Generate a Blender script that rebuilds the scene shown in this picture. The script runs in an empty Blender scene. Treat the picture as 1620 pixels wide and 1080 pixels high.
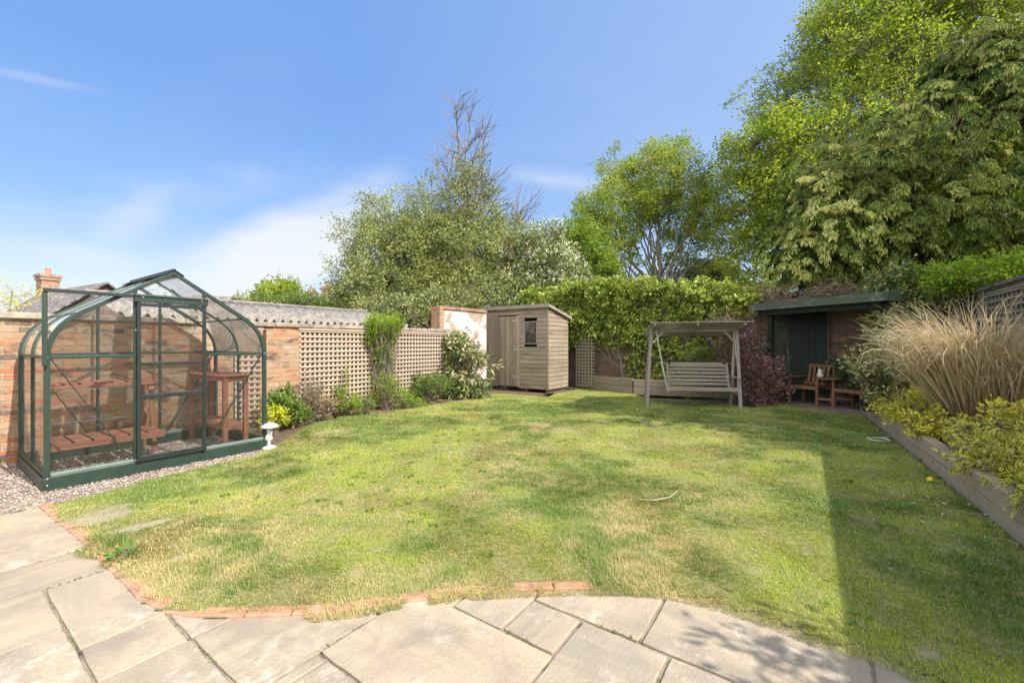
SUN_E, SKY_S, EXPO = 3.7, .15, .97
SKY_TINT = (.86, .93, .98)
CLOUD = (3.25, 3.3, 3.35)
FILL_CLOUDS = (9.2, 9.0, 8.6)  # colour of the clouds added out of view as fill light
CLOUD_LOC = (.3, .9, 0)
import bpy, math, random
import numpy as np
from mathutils import Vector, Matrix

rng = np.random.default_rng(11)
random.seed(11)
S = bpy.context.scene
COL = S.collection
# camera model measured from the photograph: eye height, focal length in photo pixels, principal column, horizon row
H, FP, CX, HY = 1.38, 670.0, 810.0, 543.0
UX, UY = 0.57, 0.8216            # garden grid: u runs along the left wall, v towards it
O = (-4.34, 3.951)               # grid origin: near left corner of the greenhouse
ANG = math.atan2(UY, UX)


def P(px, py, Y):
    return np.array([(px - CX) / FP * Y, Y, H - (py - HY) / FP * Y])


def G(px, py, z=0.0):
    Y = (H - z) * FP / (py - HY)
    return ((px - CX) / FP * Y, Y)


def W(u, v, z=0.0):
    return Vector((O[0] + UX * u - UY * v, O[1] + UY * u + UX * v, z))


def u_at(px, v):
    k = (px - CX) / FP
    return (k * (O[1] + UX * v) - O[0] + UY * v) / (UX - k * UY)


# ------------------------------------------------------------------ tagging
def tag(o, label=None, cat=None, group=None, kind=None):
    if label: o['label'] = label
    if cat: o['category'] = cat
    if group: o['group'] = group
    if kind: o['kind'] = kind
    return o


def thing(name, label, cat, loc=(0, 0, 0), rz=0.0, group=None):
    o = bpy.data.objects.new(name, None)
    o.empty_display_size = 0.2
    COL.objects.link(o)
    o.location = loc
    o.rotation_euler = (0, 0, rz)
    return tag(o, label, cat, group)


def copy_tree(o, parent=None):
    c = o.copy()
    COL.objects.link(c)
    if parent is not None: c.parent = parent
    for ch in o.children:
        copy_tree(ch, c)
    return c


# ------------------------------------------------------------------ mesh builders
class MB:
    """collects boxes, bars, sweeps and plates; build() links them as one mesh"""
    def __init__(s):
        s.v, s.f, s.uv, s.r = [], [], [], []

    def add(s, vs, fs, uvs, r=None):
        b = len(s.v)
        r = random.random() if r is None else r
        s.v += [tuple(p) for p in vs]
        for f, q in zip(fs, uvs):
            s.f.append(tuple(b + i for i in f))
            s.uv.append(q)
            s.r.append(r)

    def box(s, c, size, R=None, wall=False, r=None, taper=1.0):
        c = Vector(c)
        hx, hy, hz = size[0] / 2, size[1] / 2, size[2] / 2
        P8 = [Vector((x * hx, y * hy, z * hz)) for z in (-1, 1) for y in (-1, 1) for x in (-1, 1)]
        if taper != 1.0:
            for p in P8[4:]:
                p.x *= taper; p.y *= taper
        fs = [(0, 2, 3, 1), (4, 5, 7, 6), (0, 1, 5, 4), (2, 6, 7, 3), (0, 4, 6, 2), (1, 3, 7, 5)]
        ax = [2, 2, 1, 1, 0, 0]
        g = max(range(3), key=lambda i: size[i])
        off = (random.random() * 9, random.random() * 9)
        uvs = []
        for f, a in zip(fs, ax):
            q = []
            for i in f:
                p = P8[i]
                if wall:
                    k = c + p
                    q.append((k.x + k.y * .37, k.y) if a == 2 else ((k.x, k.z) if a == 1 else (k.y, k.z)))
                else:
                    t = [i2 for i2 in range(3) if i2 != a]
                    if g in t:
                        o = [i2 for i2 in t if i2 != g][0]
                        q.append((p[g] + off[0], p[o] + off[1] + a * .31))
                    else:
                        q.append((p[t[0]] * .3 + off[0], p[t[1]] + off[1]))
            uvs.append(q)
        if R is not None: P8 = [R @ p for p in P8]
        s.add([c + p for p in P8], fs, uvs, r)

    def bar(s, a, b, w, h, side=None, r=None):
        a, b = Vector(a), Vector(b)
        x = (b - a); L = x.length; x.normalize()
        z = Vector(side) if side is not None else (Vector((0, 0, 1)) if abs(x.z) < .95 else Vector((0, 1, 0)))
        y = z.cross(x).normalized(); z = x.cross(y)
        s.box((a + b) / 2, (L, w, h), Matrix((x, y, z)).transposed(), r=r)

    def plate(s, pts, ext, r=None, uvax=None):
        """polygon pts (3d) extruded by vector ext"""
        n = len(pts); pts = [Vector(p) for p in pts]; ext = Vector(ext)
        vs = pts + [p + ext for p in pts]
        off = (random.random() * 9, random.random() * 9)
        e0, e1 = (Vector(uvax[0]), Vector(uvax[1])) if uvax else (Vector((1, 0, 0)), Vector((0, 1, 0)))
        U_ = lambda p: (p.dot(e0) + off[0], p.dot(e1) + off[1])
        fs = [tuple(range(n)), tuple(reversed(range(n, 2 * n)))]
        uvs = [[U_(vs[i]) for i in f] for f in fs]
        for i in range(n):
            j = (i + 1) % n
            fs.append((i, i + n, j + n, j))
            uvs.append([U_(vs[i]), (U_(vs[i])[0], U_(vs[i])[1] + ext.length), (U_(vs[j])[0], U_(vs[j])[1] + ext.length), U_(vs[j])])
        # orient
        nn = (pts[1] - pts[0]).cross(pts[2] - pts[1])
        if nn.dot(ext) > 0:
            fs = [tuple(reversed(f)) for f in fs]; uvs = [list(reversed(q)) for q in uvs]
        s.add(vs, fs, uvs, r)

    def sweep(s, pts, w, d, side, closed=False):
        """rectangular section swept along a polyline; side is the constant binormal"""
        side = Vector(side).normalized(); pts = [Vector(p) for p in pts]; n = len(pts)
        vs, fs, uvs = [], [], []; L = 0
        ls = []
        for i, p in enumerate(pts):
            t = (pts[min(i + 1, n - 1)] - pts[max(i - 1, 0)]).normalized()
            nn = t.cross(side).normalized()
            if i: L += (p - pts[i - 1]).length
            ls.append(L)
            for a, b in ((-1, -1), (1, -1), (1, 1), (-1, 1)):
                vs.append(p + nn * (w / 2 * a) + side * (d / 2 * b))
        for i in range(n - 1):
            for k in range(4):
                k2 = (k + 1) % 4
                fs.append((i * 4 + k, i * 4 + k2, i * 4 + 4 + k2, i * 4 + 4 + k))
                uvs.append([(ls[i], k * .1), (ls[i], k * .1 + .1), (ls[i + 1], k * .1 + .1), (ls[i + 1], k * .1)])
        fs += [(3, 2, 1, 0), (n * 4 - 4, n * 4 - 3, n * 4 - 2, n * 4 - 1)]
        uvs += [[(0, 0)] * 4] * 2
        s.add(vs, fs, uvs)

    def tube(s, pts, rad, n=8):
        pts = [Vector(p) for p in pts]; m = len(pts)
        rad = [rad] * m if not hasattr(rad, '__len__') else rad
        vs, fs, uvs = [], [], []; L = 0
        ref = Vector((.3, .2, .93))
        for i, p in enumerate(pts):
            t = (pts[min(i + 1, m - 1)] - pts[max(i - 1, 0)]).normalized()
            if abs(t.dot(ref)) > .95: ref = Vector((.9, .3, .1))
            a = t.cross(ref).normalized(); b = t.cross(a)
            for k in range(n):
                an = 2 * math.pi * k / n
                vs.append(p + (a * math.cos(an) + b * math.sin(an)) * rad[i])
        for i in range(m - 1):
            for k in range(n):
                k2 = (k + 1) % n
                fs.append((i * n + k, i * n + k2, i * n + n + k2, i * n + n + k)); 
                uvs.append([(i * .1, k * .05), (i * .1, k * .05 + .05), (i * .1 + .1, k * .05 + .05), (i * .1 + .1, k * .05)])
        fs += [tuple(reversed(range(n))), tuple(range((m - 1) * n, m * n))]
        uvs += [[(0, 0)] * n] * 2
        s.add(vs, fs, uvs)

    def lathe(s, prof, n=20, c=(0, 0, 0)):
        c = Vector(c)
        vs, fs, uvs = [], [], []
        for (r, z) in prof:
            for k in range(n):
                a = 2 * math.pi * k / n
                vs.append(c + Vector((r * math.cos(a), r * math.sin(a), z)))
        for i in range(len(prof) - 1):
            for k in range(n):
                k2 = (k + 1) % n
                fs.append((i * n + k, i * n + k2, i * n + n + k2, i * n + n + k)); uvs.append([(0, 0)] * 4)
        fs += [tuple(reversed(range(n))), tuple(range((len(prof) - 1) * n, len(prof) * n))]
        uvs += [[(0, 0)] * n] * 2
        s.add(vs, fs, uvs)

    def build(s, name, m, parent=None, bevel=0.0, smooth=False):
        me = bpy.data.meshes.new(name)
        me.from_pydata(s.v, [], s.f)
        ul = me.uv_layers.new(name='UVMap')
        ul.data.foreach_set('uv', [c for q in s.uv for p in q for c in p])
        at = me.attributes.new('rnd', 'FLOAT', 'FACE')
        at.data.foreach_set('value', s.r)
        if smooth: me.polygons.foreach_set('use_smooth', [True] * len(s.f))
        me.materials.append(m)
        o = bpy.data.objects.new(name, me)
        COL.objects.link(o)
        if parent is not None: o.parent = parent
        if bevel:
            b = o.modifiers.new('bevel', 'BEVEL'); b.width = bevel; b.segments = 2; b.limit_method = 'ANGLE'
            b.harden_normals = False
        return o


def np_mesh(name, V, F, m, parent=None, attrs=None, smooth=False, uv=None):
    V = np.asarray(V, np.float32); F = np.asarray(F, np.int32)
    k = F.shape[1]
    me = bpy.data.meshes.new(name)
    me.vertices.add(len(V)); me.vertices.foreach_set('co', V.ravel())
    me.loops.add(F.size); me.loops.foreach_set('vertex_index', F.ravel())
    me.polygons.add(len(F)); me.polygons.foreach_set('loop_start', np.arange(0, F.size, k, dtype=np.int32))
    if smooth: me.polygons.foreach_set('use_smooth', np.ones(len(F), bool))
    for a, val in (attrs or {}).items():
        t = me.attributes.new(a, 'FLOAT', 'POINT'); t.data.foreach_set('value', np.asarray(val, np.float32))
    if uv is not None:
        ul = me.uv_layers.new(name='UVMap'); ul.data.foreach_set('uv', np.asarray(uv, np.float32)[F.ravel()].ravel())
    me.update(calc_edges=True); me.validate()
    me.materials.append(m)
    o = bpy.data.objects.new(name, me); COL.objects.link(o)
    if parent is not None: o.parent = parent
    return o


def nrm(a):
    return a / np.maximum(np.linalg.norm(a, axis=-1, keepdims=True), 1e-9)


def rdir(n, g=None):
    return nrm((g or rng).normal(size=(n, 3)))


def leaf_geo(c, d, n, L, Wd, rnd, shape=4, fold=.18, droop=.12):
    """batch of folded leaves. shape 3: blade, 4: diamond, 8: oval with a midrib (edge attribute)"""
    N = len(c); d = nrm(d); b = nrm(np.cross(n, d)); n = np.cross(d, b)
    L = np.broadcast_to(L, (N,))[:, None]; Wd = np.broadcast_to(Wd, (N,))[:, None]
    tip = c + d * L - n * (droop * L)
    if shape == 4:
        mid = c + d * L * .45 + n * (fold * Wd)
        V = np.stack([c, mid + b * Wd / 2, tip, mid - b * Wd / 2], 1).reshape(-1, 3)
        i = np.arange(N)[:, None] * 4
        F = np.concatenate([i + [0, 1, 2], i + [0, 2, 3]])
        return V, F, {'rnd': np.repeat(rnd, 4), 'edge': np.tile([.4, 1, .6, 1], N)}
    m1 = c + d * L * .3; m2 = c + d * L * .68 - n * (droop * .4 * L)
    up = n * (fold * Wd)
    V = np.stack([c, m1, m2, tip, m1 + b * Wd * .45 + up, m2 + b * Wd * .42 + up, m1 - b * Wd * .45 + up, m2 - b * Wd * .42 + up], 1).reshape(-1, 3)
    i = np.arange(N)[:, None] * 8
    F = np.concatenate([i + q for q in ([0, 4, 1], [1, 4, 5], [1, 5, 2], [2, 5, 3], [0, 1, 6], [1, 7, 6], [1, 2, 7], [2, 3, 7])])
    return V, F, {'rnd': np.repeat(rnd, 8), 'edge': np.tile([.3, 0, 0, .8, 1, 1, 1, 1], N)}


def tube_geo(Pa, Ra, n=5):
    """batch of tapered tubes, Pa (N,m,3) Ra (N,m)"""
    N, m, _ = Pa.shape
    t = np.gradient(Pa, axis=1); t = nrm(t)
    ref = np.where(np.abs(t[..., 2:3]) > .9, np.array([1., 0, 0]), np.array([0, 0, 1.]))
    a = nrm(np.cross(t, ref)); b = np.cross(t, a)
    an = np.arange(n) * 2 * np.pi / n
    V = Pa[:, :, None, :] + (a[:, :, None] * np.cos(an)[:, None] + b[:, :, None] * np.sin(an)[:, None]) * Ra[:, :, None, None]
    V = V.reshape(-1, 3)
    base = (np.arange(N) * m * n)[:, None, None]; i = (np.arange(m - 1) * n)[None, :, None]; k = np.arange(n)[None, None, :]
    k2 = (k + 1) % n
    F = np.stack([base + i + k, base + i + k2, base + i + n + k2, base + i + n + k], -1).reshape(-1, 4)
    return V, F


def join(parts):
    V, F, o = [], [], 0
    A = {}
    for p in parts:
        v, f = p[0], p[1]
        V.append(v); F.append(f + o); o += len(v)
        if len(p) > 2:
            for k, x in p[2].items(): A.setdefault(k, []).append(x)
    return np.concatenate(V), np.concatenate(F), {k: np.concatenate(x) for k, x in A.items()}


def vnoise(x, y, sc, seed):
    """smooth 2-d value noise 0..1"""
    g = np.random.default_rng(seed).random((64, 64))
    x = x * sc + 100; y = y * sc + 100
    xi = np.floor(x).astype(int); yi = np.floor(y).astype(int)
    fx = x - xi; fy = y - yi; fx = fx * fx * (3 - 2 * fx); fy = fy * fy * (3 - 2 * fy)
    q = lambda i, j: g[i % 64, j % 64]
    return (q(xi, yi) * (1 - fx) + q(xi + 1, yi) * fx) * (1 - fy) + (q(xi, yi + 1) * (1 - fx) + q(xi + 1, yi + 1) * fx) * fy


def inpoly(x, y, poly):
    r = np.zeros(len(x), bool); n = len(poly)
    for i in range(n):
        x0, y0 = poly[i]; x1, y1 = poly[(i + 1) % n]
        if y0 == y1: continue
        c = ((y0 > y) != (y1 > y)) & (x < (x1 - x0) * (y - y0) / (y1 - y0) + x0)
        r ^= c
    return r


def polydist(x, y, pl):
    d = np.full(len(x), 1e9)
    for (x0, y0), (x1, y1) in zip(pl[:-1], pl[1:]):
        dx, dy = x1 - x0, y1 - y0
        t = np.clip(((x - x0) * dx + (y - y0) * dy) / (dx * dx + dy * dy + 1e-12), 0, 1)
        d = np.minimum(d, np.hypot(x - x0 - t * dx, y - y0 - t * dy))
    return d


# ------------------------------------------------------------------ materials
def mk(name):
    m = bpy.data.materials.new(name); m.use_nodes = True
    nt = m.node_tree; b = nt.nodes['Principled BSDF']
    return m, nt, b


def nd(nt, t, ins=None, **kw):
    n = nt.nodes.new(t)
    for k, v in kw.items(): setattr(n, k, v)
    for k, v in (ins or {}).items():
        if hasattr(v, 'is_output') or isinstance(v, bpy.types.NodeSocket): nt.links.new(v, n.inputs[k])
        else: n.inputs[k].default_value = v
    return n


def ramp(nt, fac, stops, interp='LINEAR'):
    n = nt.nodes.new('ShaderNodeValToRGB'); e = n.color_ramp.elements; n.color_ramp.interpolation = interp
    while len(e) > 1: e.remove(e[-1])
    e[0].position = stops[0][0]; e[0].color = (*stops[0][1], 1)
    for p, c in stops[1:]:
        k = e.new(p); k.color = (*c, 1)
    nt.links.new(fac, n.inputs['Fac'])
    return n.outputs['Color']


def mixc(nt, f, a, b, mode='MIX'):
    n = nt.nodes.new('ShaderNodeMix'); n.data_type = 'RGBA'; n.blend_type = mode
    for s_, v in ((n.inputs[0], f), (n.inputs[6], a), (n.inputs[7], b)):
        if isinstance(v, bpy.types.NodeSocket): nt.links.new(v, s_)
        elif isinstance(v, (int, float)): s_.default_value = v
        else: s_.default_value = (*v, 1)
    return n.outputs[2]


def noise(nt, vec, sc, det=4, rough=.55, dist=0.0):
    return nd(nt, 'ShaderNodeTexNoise', {'Vector': vec, 'Scale': sc, 'Detail': det, 'Roughness': rough, 'Distortion': dist}).outputs['Fac']


def attr(nt, a):
    return nd(nt, 'ShaderNodeAttribute', attribute_name=a).outputs['Fac']


def coord(nt, k='Object'):
    return nd(nt, 'ShaderNodeTexCoord').outputs[k]


def mapping(nt, vec, sc=(1, 1, 1), loc=(0, 0, 0)):
    return nd(nt, 'ShaderNodeMapping', {'Vector': vec, 'Scale': sc, 'Location': loc}).outputs[0]


def bump(nt, b, h, s=.4, d=.01):
    n = nd(nt, 'ShaderNodeBump', {'Height': h, 'Strength': s, 'Distance': d})
    nt.links.new(n.outputs[0], b.inputs['Normal'])


def fac(nt, x, lo, hi):
    n = nd(nt, 'ShaderNodeMapRange', {'Value': x, 'From Min': lo, 'From Max': hi}); n.clamp = True
    return n.outputs[0]


def m_wood(name, dark, light, grain=1.0, rough=.75, knots=.3, green=None, gpatch=.5):
    m, nt, b = mk(name)
    uv = coord(nt, 'UV')
    g = noise(nt, mapping(nt, uv, (2.2 * grain, 48 * grain, 1)), 1.0, 6, .65, .6)
    g2 = noise(nt, mapping(nt, uv, (.9, 7, 1)), 1.0, 3, .5, .8)
    c = ramp(nt, g, [(.25, dark), (.5, tuple((a + q) / 2 for a, q in zip(dark, light))), (.75, light)])
    c = mixc(nt, .55, c, ramp(nt, g2, [(.3, dark), (.7, light)]))
    r = attr(nt, 'rnd')
    c = mixc(nt, fac(nt, r, 0, 1), mixc(nt, .45, c, dark), c)
    blot = noise(nt, coord(nt), 1.7, 4, .6)
    c = mixc(nt, fac(nt, blot, .45, .75), c, tuple(x * .72 for x in light), 'MIX')
    if knots:
        k = nd(nt, 'ShaderNodeTexVoronoi', {'Vector': mapping(nt, uv, (2.3, 9, 1)), 'Scale': 1.0}, feature='F1').outputs['Distance']
        c = mixc(nt, fac(nt, k, .13, .05), c, tuple(x * .45 for x in dark))
    if green: c = mixc(nt, fac(nt, noise(nt, coord(nt), 3.1, 5, .7), gpatch, gpatch + .2), c, green)
    nt.links.new(c, b.inputs['Base Color']); b.inputs['Roughness'].default_value = rough
    bump(nt, b, g, .35, .003)
    return m


def m_plain(name, col, rough=.5, var=.15, metal=0.0, sc=9.0, spec=.5):
    m, nt, b = mk(name)
    n = noise(nt, coord(nt), sc, 5, .65)
    c = ramp(nt, n, [(.3, tuple(x * (1 - var) for x in col)), (.7, tuple(min(1, x * (1 + var)) for x in col))])
    nt.links.new(c, b.inputs['Base Color'])
    nt.links.new(fac(nt, noise(nt, coord(nt), sc * 2.3), -.6 + rough * .2, 2.0 - rough), b.inputs['Roughness'])
    b.inputs['Roughness'].default_value = rough
    b.inputs['Metallic'].default_value = metal
    b.inputs['Specular IOR Level'].default_value = spec
    return m


def m_brick(name, stops, mortar, wash=None, washlim=(.55, .62), dirt=(.10, .085, .07), dirtlim=(.62, .75), bw=.235, rh=.083, ms=.011, moss=None):
    m, nt, b = mk(name)
    uv = coord(nt, 'UV')
    dis = nd(nt, 'ShaderNodeTexNoise', {'Vector': uv, 'Scale': 5.0, 'Detail': 3.0}).outputs['Color']
    dv = nd(nt, 'ShaderNodeVectorMath', {0: dis, 1: (.5, .5, .5)}, operation='SUBTRACT').outputs[0]
    dv = nd(nt, 'ShaderNodeVectorMath', {0: dv, 'Scale': .045}, operation='SCALE').outputs[0]
    vec = nd(nt, 'ShaderNodeVectorMath', {0: uv, 1: dv}, operation='ADD').outputs[0]
    br = nd(nt, 'ShaderNodeTexBrick', {'Vector': vec, 'Color1': (0, 0, 0, 1), 'Color2': (1, 1, 1, 1), 'Mortar': (.5, .5, .5, 1), 'Scale': 1.0,
            'Mortar Size': ms, 'Mortar Smooth': .25, 'Bias': 0.0, 'Brick Width': bw, 'Row Height': rh})
    c = ramp(nt, br.outputs['Color'], stops)
    n1 = noise(nt, uv, 14, 6, .7)
    c = mixc(nt, fac(nt, n1, .35, .75), c, mixc(nt, .55, c, (.30, .20, .13)))
    n5 = noise(nt, uv, 55, 4, .7)
    c = mixc(nt, fac(nt, n5, .55, .72), c, mixc(nt, .5, c, mortar))
    mo = mixc(nt, n1, mortar, tuple(x * .6 for x in mortar))
    n2 = noise(nt, uv, 2.2, 6, .65, .4)
    # worn pointing: mortar spread over the brick faces in places
    spread = nd(nt, 'ShaderNodeMath', {0: br.outputs['Fac'], 1: fac(nt, n2, .49, .63)}, operation='MAXIMUM').outputs[0]
    spread = nd(nt, 'ShaderNodeMath', {0: spread, 1: fac(nt, n1, .30, .42)}, operation='MULTIPLY').outputs[0]
    c = mixc(nt, spread, c, mo)
    if wash:
        n3 = noise(nt, uv, 1.6, 7, .72, .5)
        c = mixc(nt, fac(nt, n3, *washlim), c, wash)
    n4 = noise(nt, mapping(nt, uv, (1, 2.2, 1)), 2.6, 6, .7, .3)
    c = mixc(nt, fac(nt, n4, *dirtlim), c, dirt)
    if moss: c = mixc(nt, fac(nt, noise(nt, uv, 3.3, 5, .7), .56, .72), c, moss)
    nt.links.new(c, b.inputs['Base Color']); b.inputs['Roughness'].default_value = .92
    h = nd(nt, 'ShaderNodeMath', {0: n1, 1: br.outputs['Fac']}, operation='SUBTRACT').outputs[0]
    bump(nt, b, h, .9, .012)
    return m


def m_leaf(name, cols, trans=.35, rough=.5, edge=None, edgelim=(.45, .75), patch=None, psc=.8, spec=.2):
    """cols: ramp over the per-leaf random attribute; patch: second colour in soft clumps"""
    m, nt, b = mk(name)
    r = attr(nt, 'rnd')
    k = len(cols); LB = 1.55
    bri = lambda q: tuple(min(.8, x * LB) for x in q)
    if cols[0][0] < .55: cols = [bri(q) for q in cols]; patch = bri(patch) if patch else None
    c = ramp(nt, r, [(i / max(k - 1, 1), q) for i, q in enumerate(cols)])
    if patch: c = mixc(nt, fac(nt, noise(nt, coord(nt), psc, 3, .6), .45, .68), c, mixc(nt, .75, c, patch))
    if edge: c = mixc(nt, fac(nt, attr(nt, 'edge'), *edgelim), c, edge)
    nt.links.new(c, b.inputs['Base Color']); b.inputs['Roughness'].default_value = rough
    b.inputs['Specular IOR Level'].default_value = spec
    t = nd(nt, 'ShaderNodeBsdfTranslucent', {'Color': mixc(nt, 1.0, c, (1.35, 1.3, .75), 'MULTIPLY')})
    mx = nd(nt, 'ShaderNodeMixShader', {0: trans, 1: b.outputs[0], 2: t.outputs[0]})
    nt.links.new(mx.outputs[0], nt.nodes['Material Output'].inputs['Surface'])
    return m


def m_glass(name, tint=(.93, .97, .95), dirt=.06, dcol=(.7, .7, .66), patch=0.0, refl=1.0):
    m, nt, b = mk(name); nt.nodes.remove(b)
    tr = nd(nt, 'ShaderNodeBsdfTransparent', {'Color': (*tint, 1)})
    gl = nd(nt, 'ShaderNodeBsdfGlossy', {'Color': (1, 1, 1, 1), 'Roughness': .02})
    fr = nd(nt, 'ShaderNodeFresnel', {'IOR': 1.45}).outputs[0]
    fr = nd(nt, 'ShaderNodeMath', {0: fr, 1: refl}, operation='MULTIPLY').outputs[0]
    s1 = nd(nt, 'ShaderNodeMixShader', {0: fr, 1: tr.outputs[0], 2: gl.outputs[0]})
    df = nd(nt, 'ShaderNodeBsdfDiffuse', {'Color': (*dcol, 1)})
    tl = nd(nt, 'ShaderNodeBsdfTranslucent', {'Color': (*dcol, 1)})
    s2 = nd(nt, 'ShaderNodeMixShader', {0: .5, 1: df.outputs[0], 2: tl.outputs[0]})
    n = noise(nt, coord(nt), 3.0, 6, .7)
    f = nd(nt, 'ShaderNodeMapRange', {'Value': n, 'From Min': .3, 'From Max': .75, 'To Min': dirt * (1 - patch), 'To Max': dirt * (1 + patch)}).outputs[0]
    s3 = nd(nt, 'ShaderNodeMixShader', {0: f, 1: s1.outputs[0], 2: s2.outputs[0]})
    nt.links.new(s3.outputs[0], nt.nodes['Material Output'].inputs['Surface'])
    return m


M = {}
M['green_frame'] = m_plain('green_frame', (.019, .040, .028), .38, .18)
M['dark_frame'] = m_plain('dark_frame', (.013, .022, .02), .35, .2)
M['glass'] = m_glass('glass', tint=(.998, .999, .998), dirt=.016, patch=.95, refl=.45)
M['poly'] = m_glass('clouded_glazing', tint=(.99, .985, .95), dirt=.22, dcol=(.9, .87, .76), patch=.35)
M['shed_glass'] = m_glass('shed_glass', tint=(.75, .78, .76), dirt=.05, patch=.5, refl=1.3)
M['red_wood'] = m_wood('red_stained_timber', (.15, .055, .03), (.34, .145, .085), knots=.3)
M['grey_wood'] = m_wood('weathered_grey_timber', (.17, .145, .115), (.40, .345, .28))
M['shed_wood'] = m_wood('shed_boards', (.13, .102, .072), (.42, .335, .235), green=(.22, .2, .13), gpatch=.6)
M['pale_wood'] = m_wood('pale_new_timber', (.35, .28, .2), (.55, .46, .34), knots=0)
M['swing_wood'] = m_wood('silvered_timber', (.17, .15, .115), (.38, .34, .275), green=(.2, .2, .13), gpatch=.62)
M['sleeper'] = m_wood('sleeper_timber', (.29, .225, .14), (.60, .48, .33), grain=.7, green=(.24, .23, .14), gpatch=.55)
M['sleeper_old'] = m_wood('aged_bed_timber', (.13, .105, .07), (.32, .265, .18), grain=.7, green=(.17, .17, .09), gpatch=.5)
M['lath'] = m_wood('trellis_lath', (.36, .28, .215), (.57, .46, .365), knots=0)
M['lath_old'] = m_wood('old_trellis_lath', (.2, .175, .125), (.38, .34, .25), knots=0, green=(.2, .22, .13))
M['teak'] = m_wood('oiled_bench_timber', (.12, .06, .03), (.29, .155, .08), knots=0)
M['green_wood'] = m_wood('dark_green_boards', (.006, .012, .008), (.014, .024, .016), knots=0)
M['fascia'] = m_wood('faded_green_board', (.045, .066, .042), (.09, .115, .078), knots=0, green=(.24, .24, .18), gpatch=.55)
M['brick'] = m_brick('old_orange_brick', [(0, (.09, .065, .055)), (.1, (.16, .09, .065)), (.16, (.43, .14, .055)), (.45, (.50, .185, .08)), (.62, (.45, .26, .14)), (.8, (.53, .21, .10)), (1, (.48, .36, .24))],
                     (.43, .33, .22), wash=(.49, .385, .26), washlim=(.56, .69), dirtlim=(.52, .64), dirt=(.12, .08, .06), ms=.013, rh=.079)
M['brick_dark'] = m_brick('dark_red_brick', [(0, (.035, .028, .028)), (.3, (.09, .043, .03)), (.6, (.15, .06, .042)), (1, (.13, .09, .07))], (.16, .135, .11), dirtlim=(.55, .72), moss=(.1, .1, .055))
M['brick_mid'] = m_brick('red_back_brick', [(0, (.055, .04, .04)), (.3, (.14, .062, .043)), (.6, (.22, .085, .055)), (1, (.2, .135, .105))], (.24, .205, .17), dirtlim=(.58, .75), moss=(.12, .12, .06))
M['brick_paint'] = m_brick('limewashed_brick', [(0, (.36, .15, .08)), (1, (.48, .24, .14))], (.48, .42, .34), wash=(.56, .545, .51), washlim=(.43, .49), dirtlim=(.62, .8), dirt=(.3, .27, .23))
M['brick_chim'] = m_brick('chimney_brick', [(0, (.2, .09, .06)), (.5, (.45, .17, .09)), (1, (.5, .26, .15))], (.45, .38, .3), dirtlim=(.6, .75))
M['coping'] = m_plain('coping_stone', (.30, .25, .185), .9, .45, sc=7)
M['render'] = m_plain('grey_render', (.42, .4, .37), .9, .2, sc=3)
M['asbestos'] = m_plain('corrugated_sheet', (.225, .2, .17), .95, .5, sc=7)
M['slate'] = m_brick('roof_slates', [(0, (.16, .15, .145)), (1, (.27, .25, .24))], (.1, .095, .09), bw=.3, rh=.22, ms=.012)
M['clay'] = m_plain('clay_pot', (.5, .22, .12), .8, .15)
M['white_stone'] = m_plain('white_painted_stone', (.66, .64, .6), .7, .08, sc=12)
M['black_plastic'] = m_plain('black_plastic', (.02, .02, .022), .4, .2)
M['rope'] = m_plain('rope', (.45, .42, .36), .8, .2)
M['steel'] = m_plain('galvanised_steel', (.55, .55, .54), .4, .1, metal=.6)
M['yellow'] = m_plain('yellow_skin', (.75, .48, .02), .45, .1)
M['edging'] = m_plain('edging_brick', (.44, .225, .14), .92, .4, sc=13)
M['soil'] = m_plain('bed_soil', (.13, .085, .055), .95, .5, sc=14)
M['dryleaf'] = m_leaf('dry_leaves', [(.16, .09, .05), (.3, .19, .1), (.38, .3, .18)], .15, .8)
M['bark'] = m_plain('bark', (.17, .135, .10), .9, .4, sc=5)
M['bark_pale'] = m_plain('pale_bark', (.27, .235, .185), .9, .35, sc=5)
M['twig'] = m_plain('grey_twigs', (.24, .195, .155), .9, .25, sc=5)
M['render_dark'] = m_plain('shed_interior', (.10, .075, .05), .9, .3)
M['spray_stem'] = m_plain('spray_stems', (.07, .075, .03), .95, .3, sc=5, spec=.1)
M['concrete'] = m_plain('terrace_concrete', (.21, .165, .14), .92, .4, sc=3)
M['ceramic'] = m_plain('speckled_ceramic', (.55, .53, .48), .4, .45, sc=40)
# ================================================================== camera, light, sky
cam = bpy.data.objects.new('camera', bpy.data.cameras.new('camera')); COL.objects.link(cam)
cam.location = (0, 0, H); cam.rotation_euler = (math.pi / 2, 0, 0)
cam.data.sensor_width = 36; cam.data.lens = FP / 1620 * 36; cam.data.shift_y = 3 / 1620
cam.data.clip_start = .05; cam.data.clip_end = 2000
S.camera = cam

SUN = Vector((.86, -.51, 1.03)).normalized()
el = math.asin(SUN.z); az = math.atan2(SUN.x, SUN.y)
sl = bpy.data.lights.new('sun', 'SUN'); sl.energy = SUN_E; sl.angle = math.radians(.5); sl.color = (1, .955, .89)
so = bpy.data.objects.new('sun', sl); COL.objects.link(so); so.location = (20, -8, 25)
so.rotation_euler = SUN.to_track_quat('Z', 'Y').to_euler()

w = bpy.data.worlds.new('World'); S.world = w; w.use_nodes = True
nt = w.node_tree; bg = nt.nodes['Background']
sky = nt.nodes.new('ShaderNodeTexSky'); sky.sky_type = 'NISHITA'; sky.sun_disc = False
sky.sun_elevation = el; sky.sun_rotation = az; sky.altitude = 0; sky.air_density = 1.0; sky.dust_density = .6; sky.ozone_density = 2.5
d = nd(nt, 'ShaderNodeTexCoord').outputs['Generated']
sep = nd(nt, 'ShaderNodeSeparateXYZ', {0: d})
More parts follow.
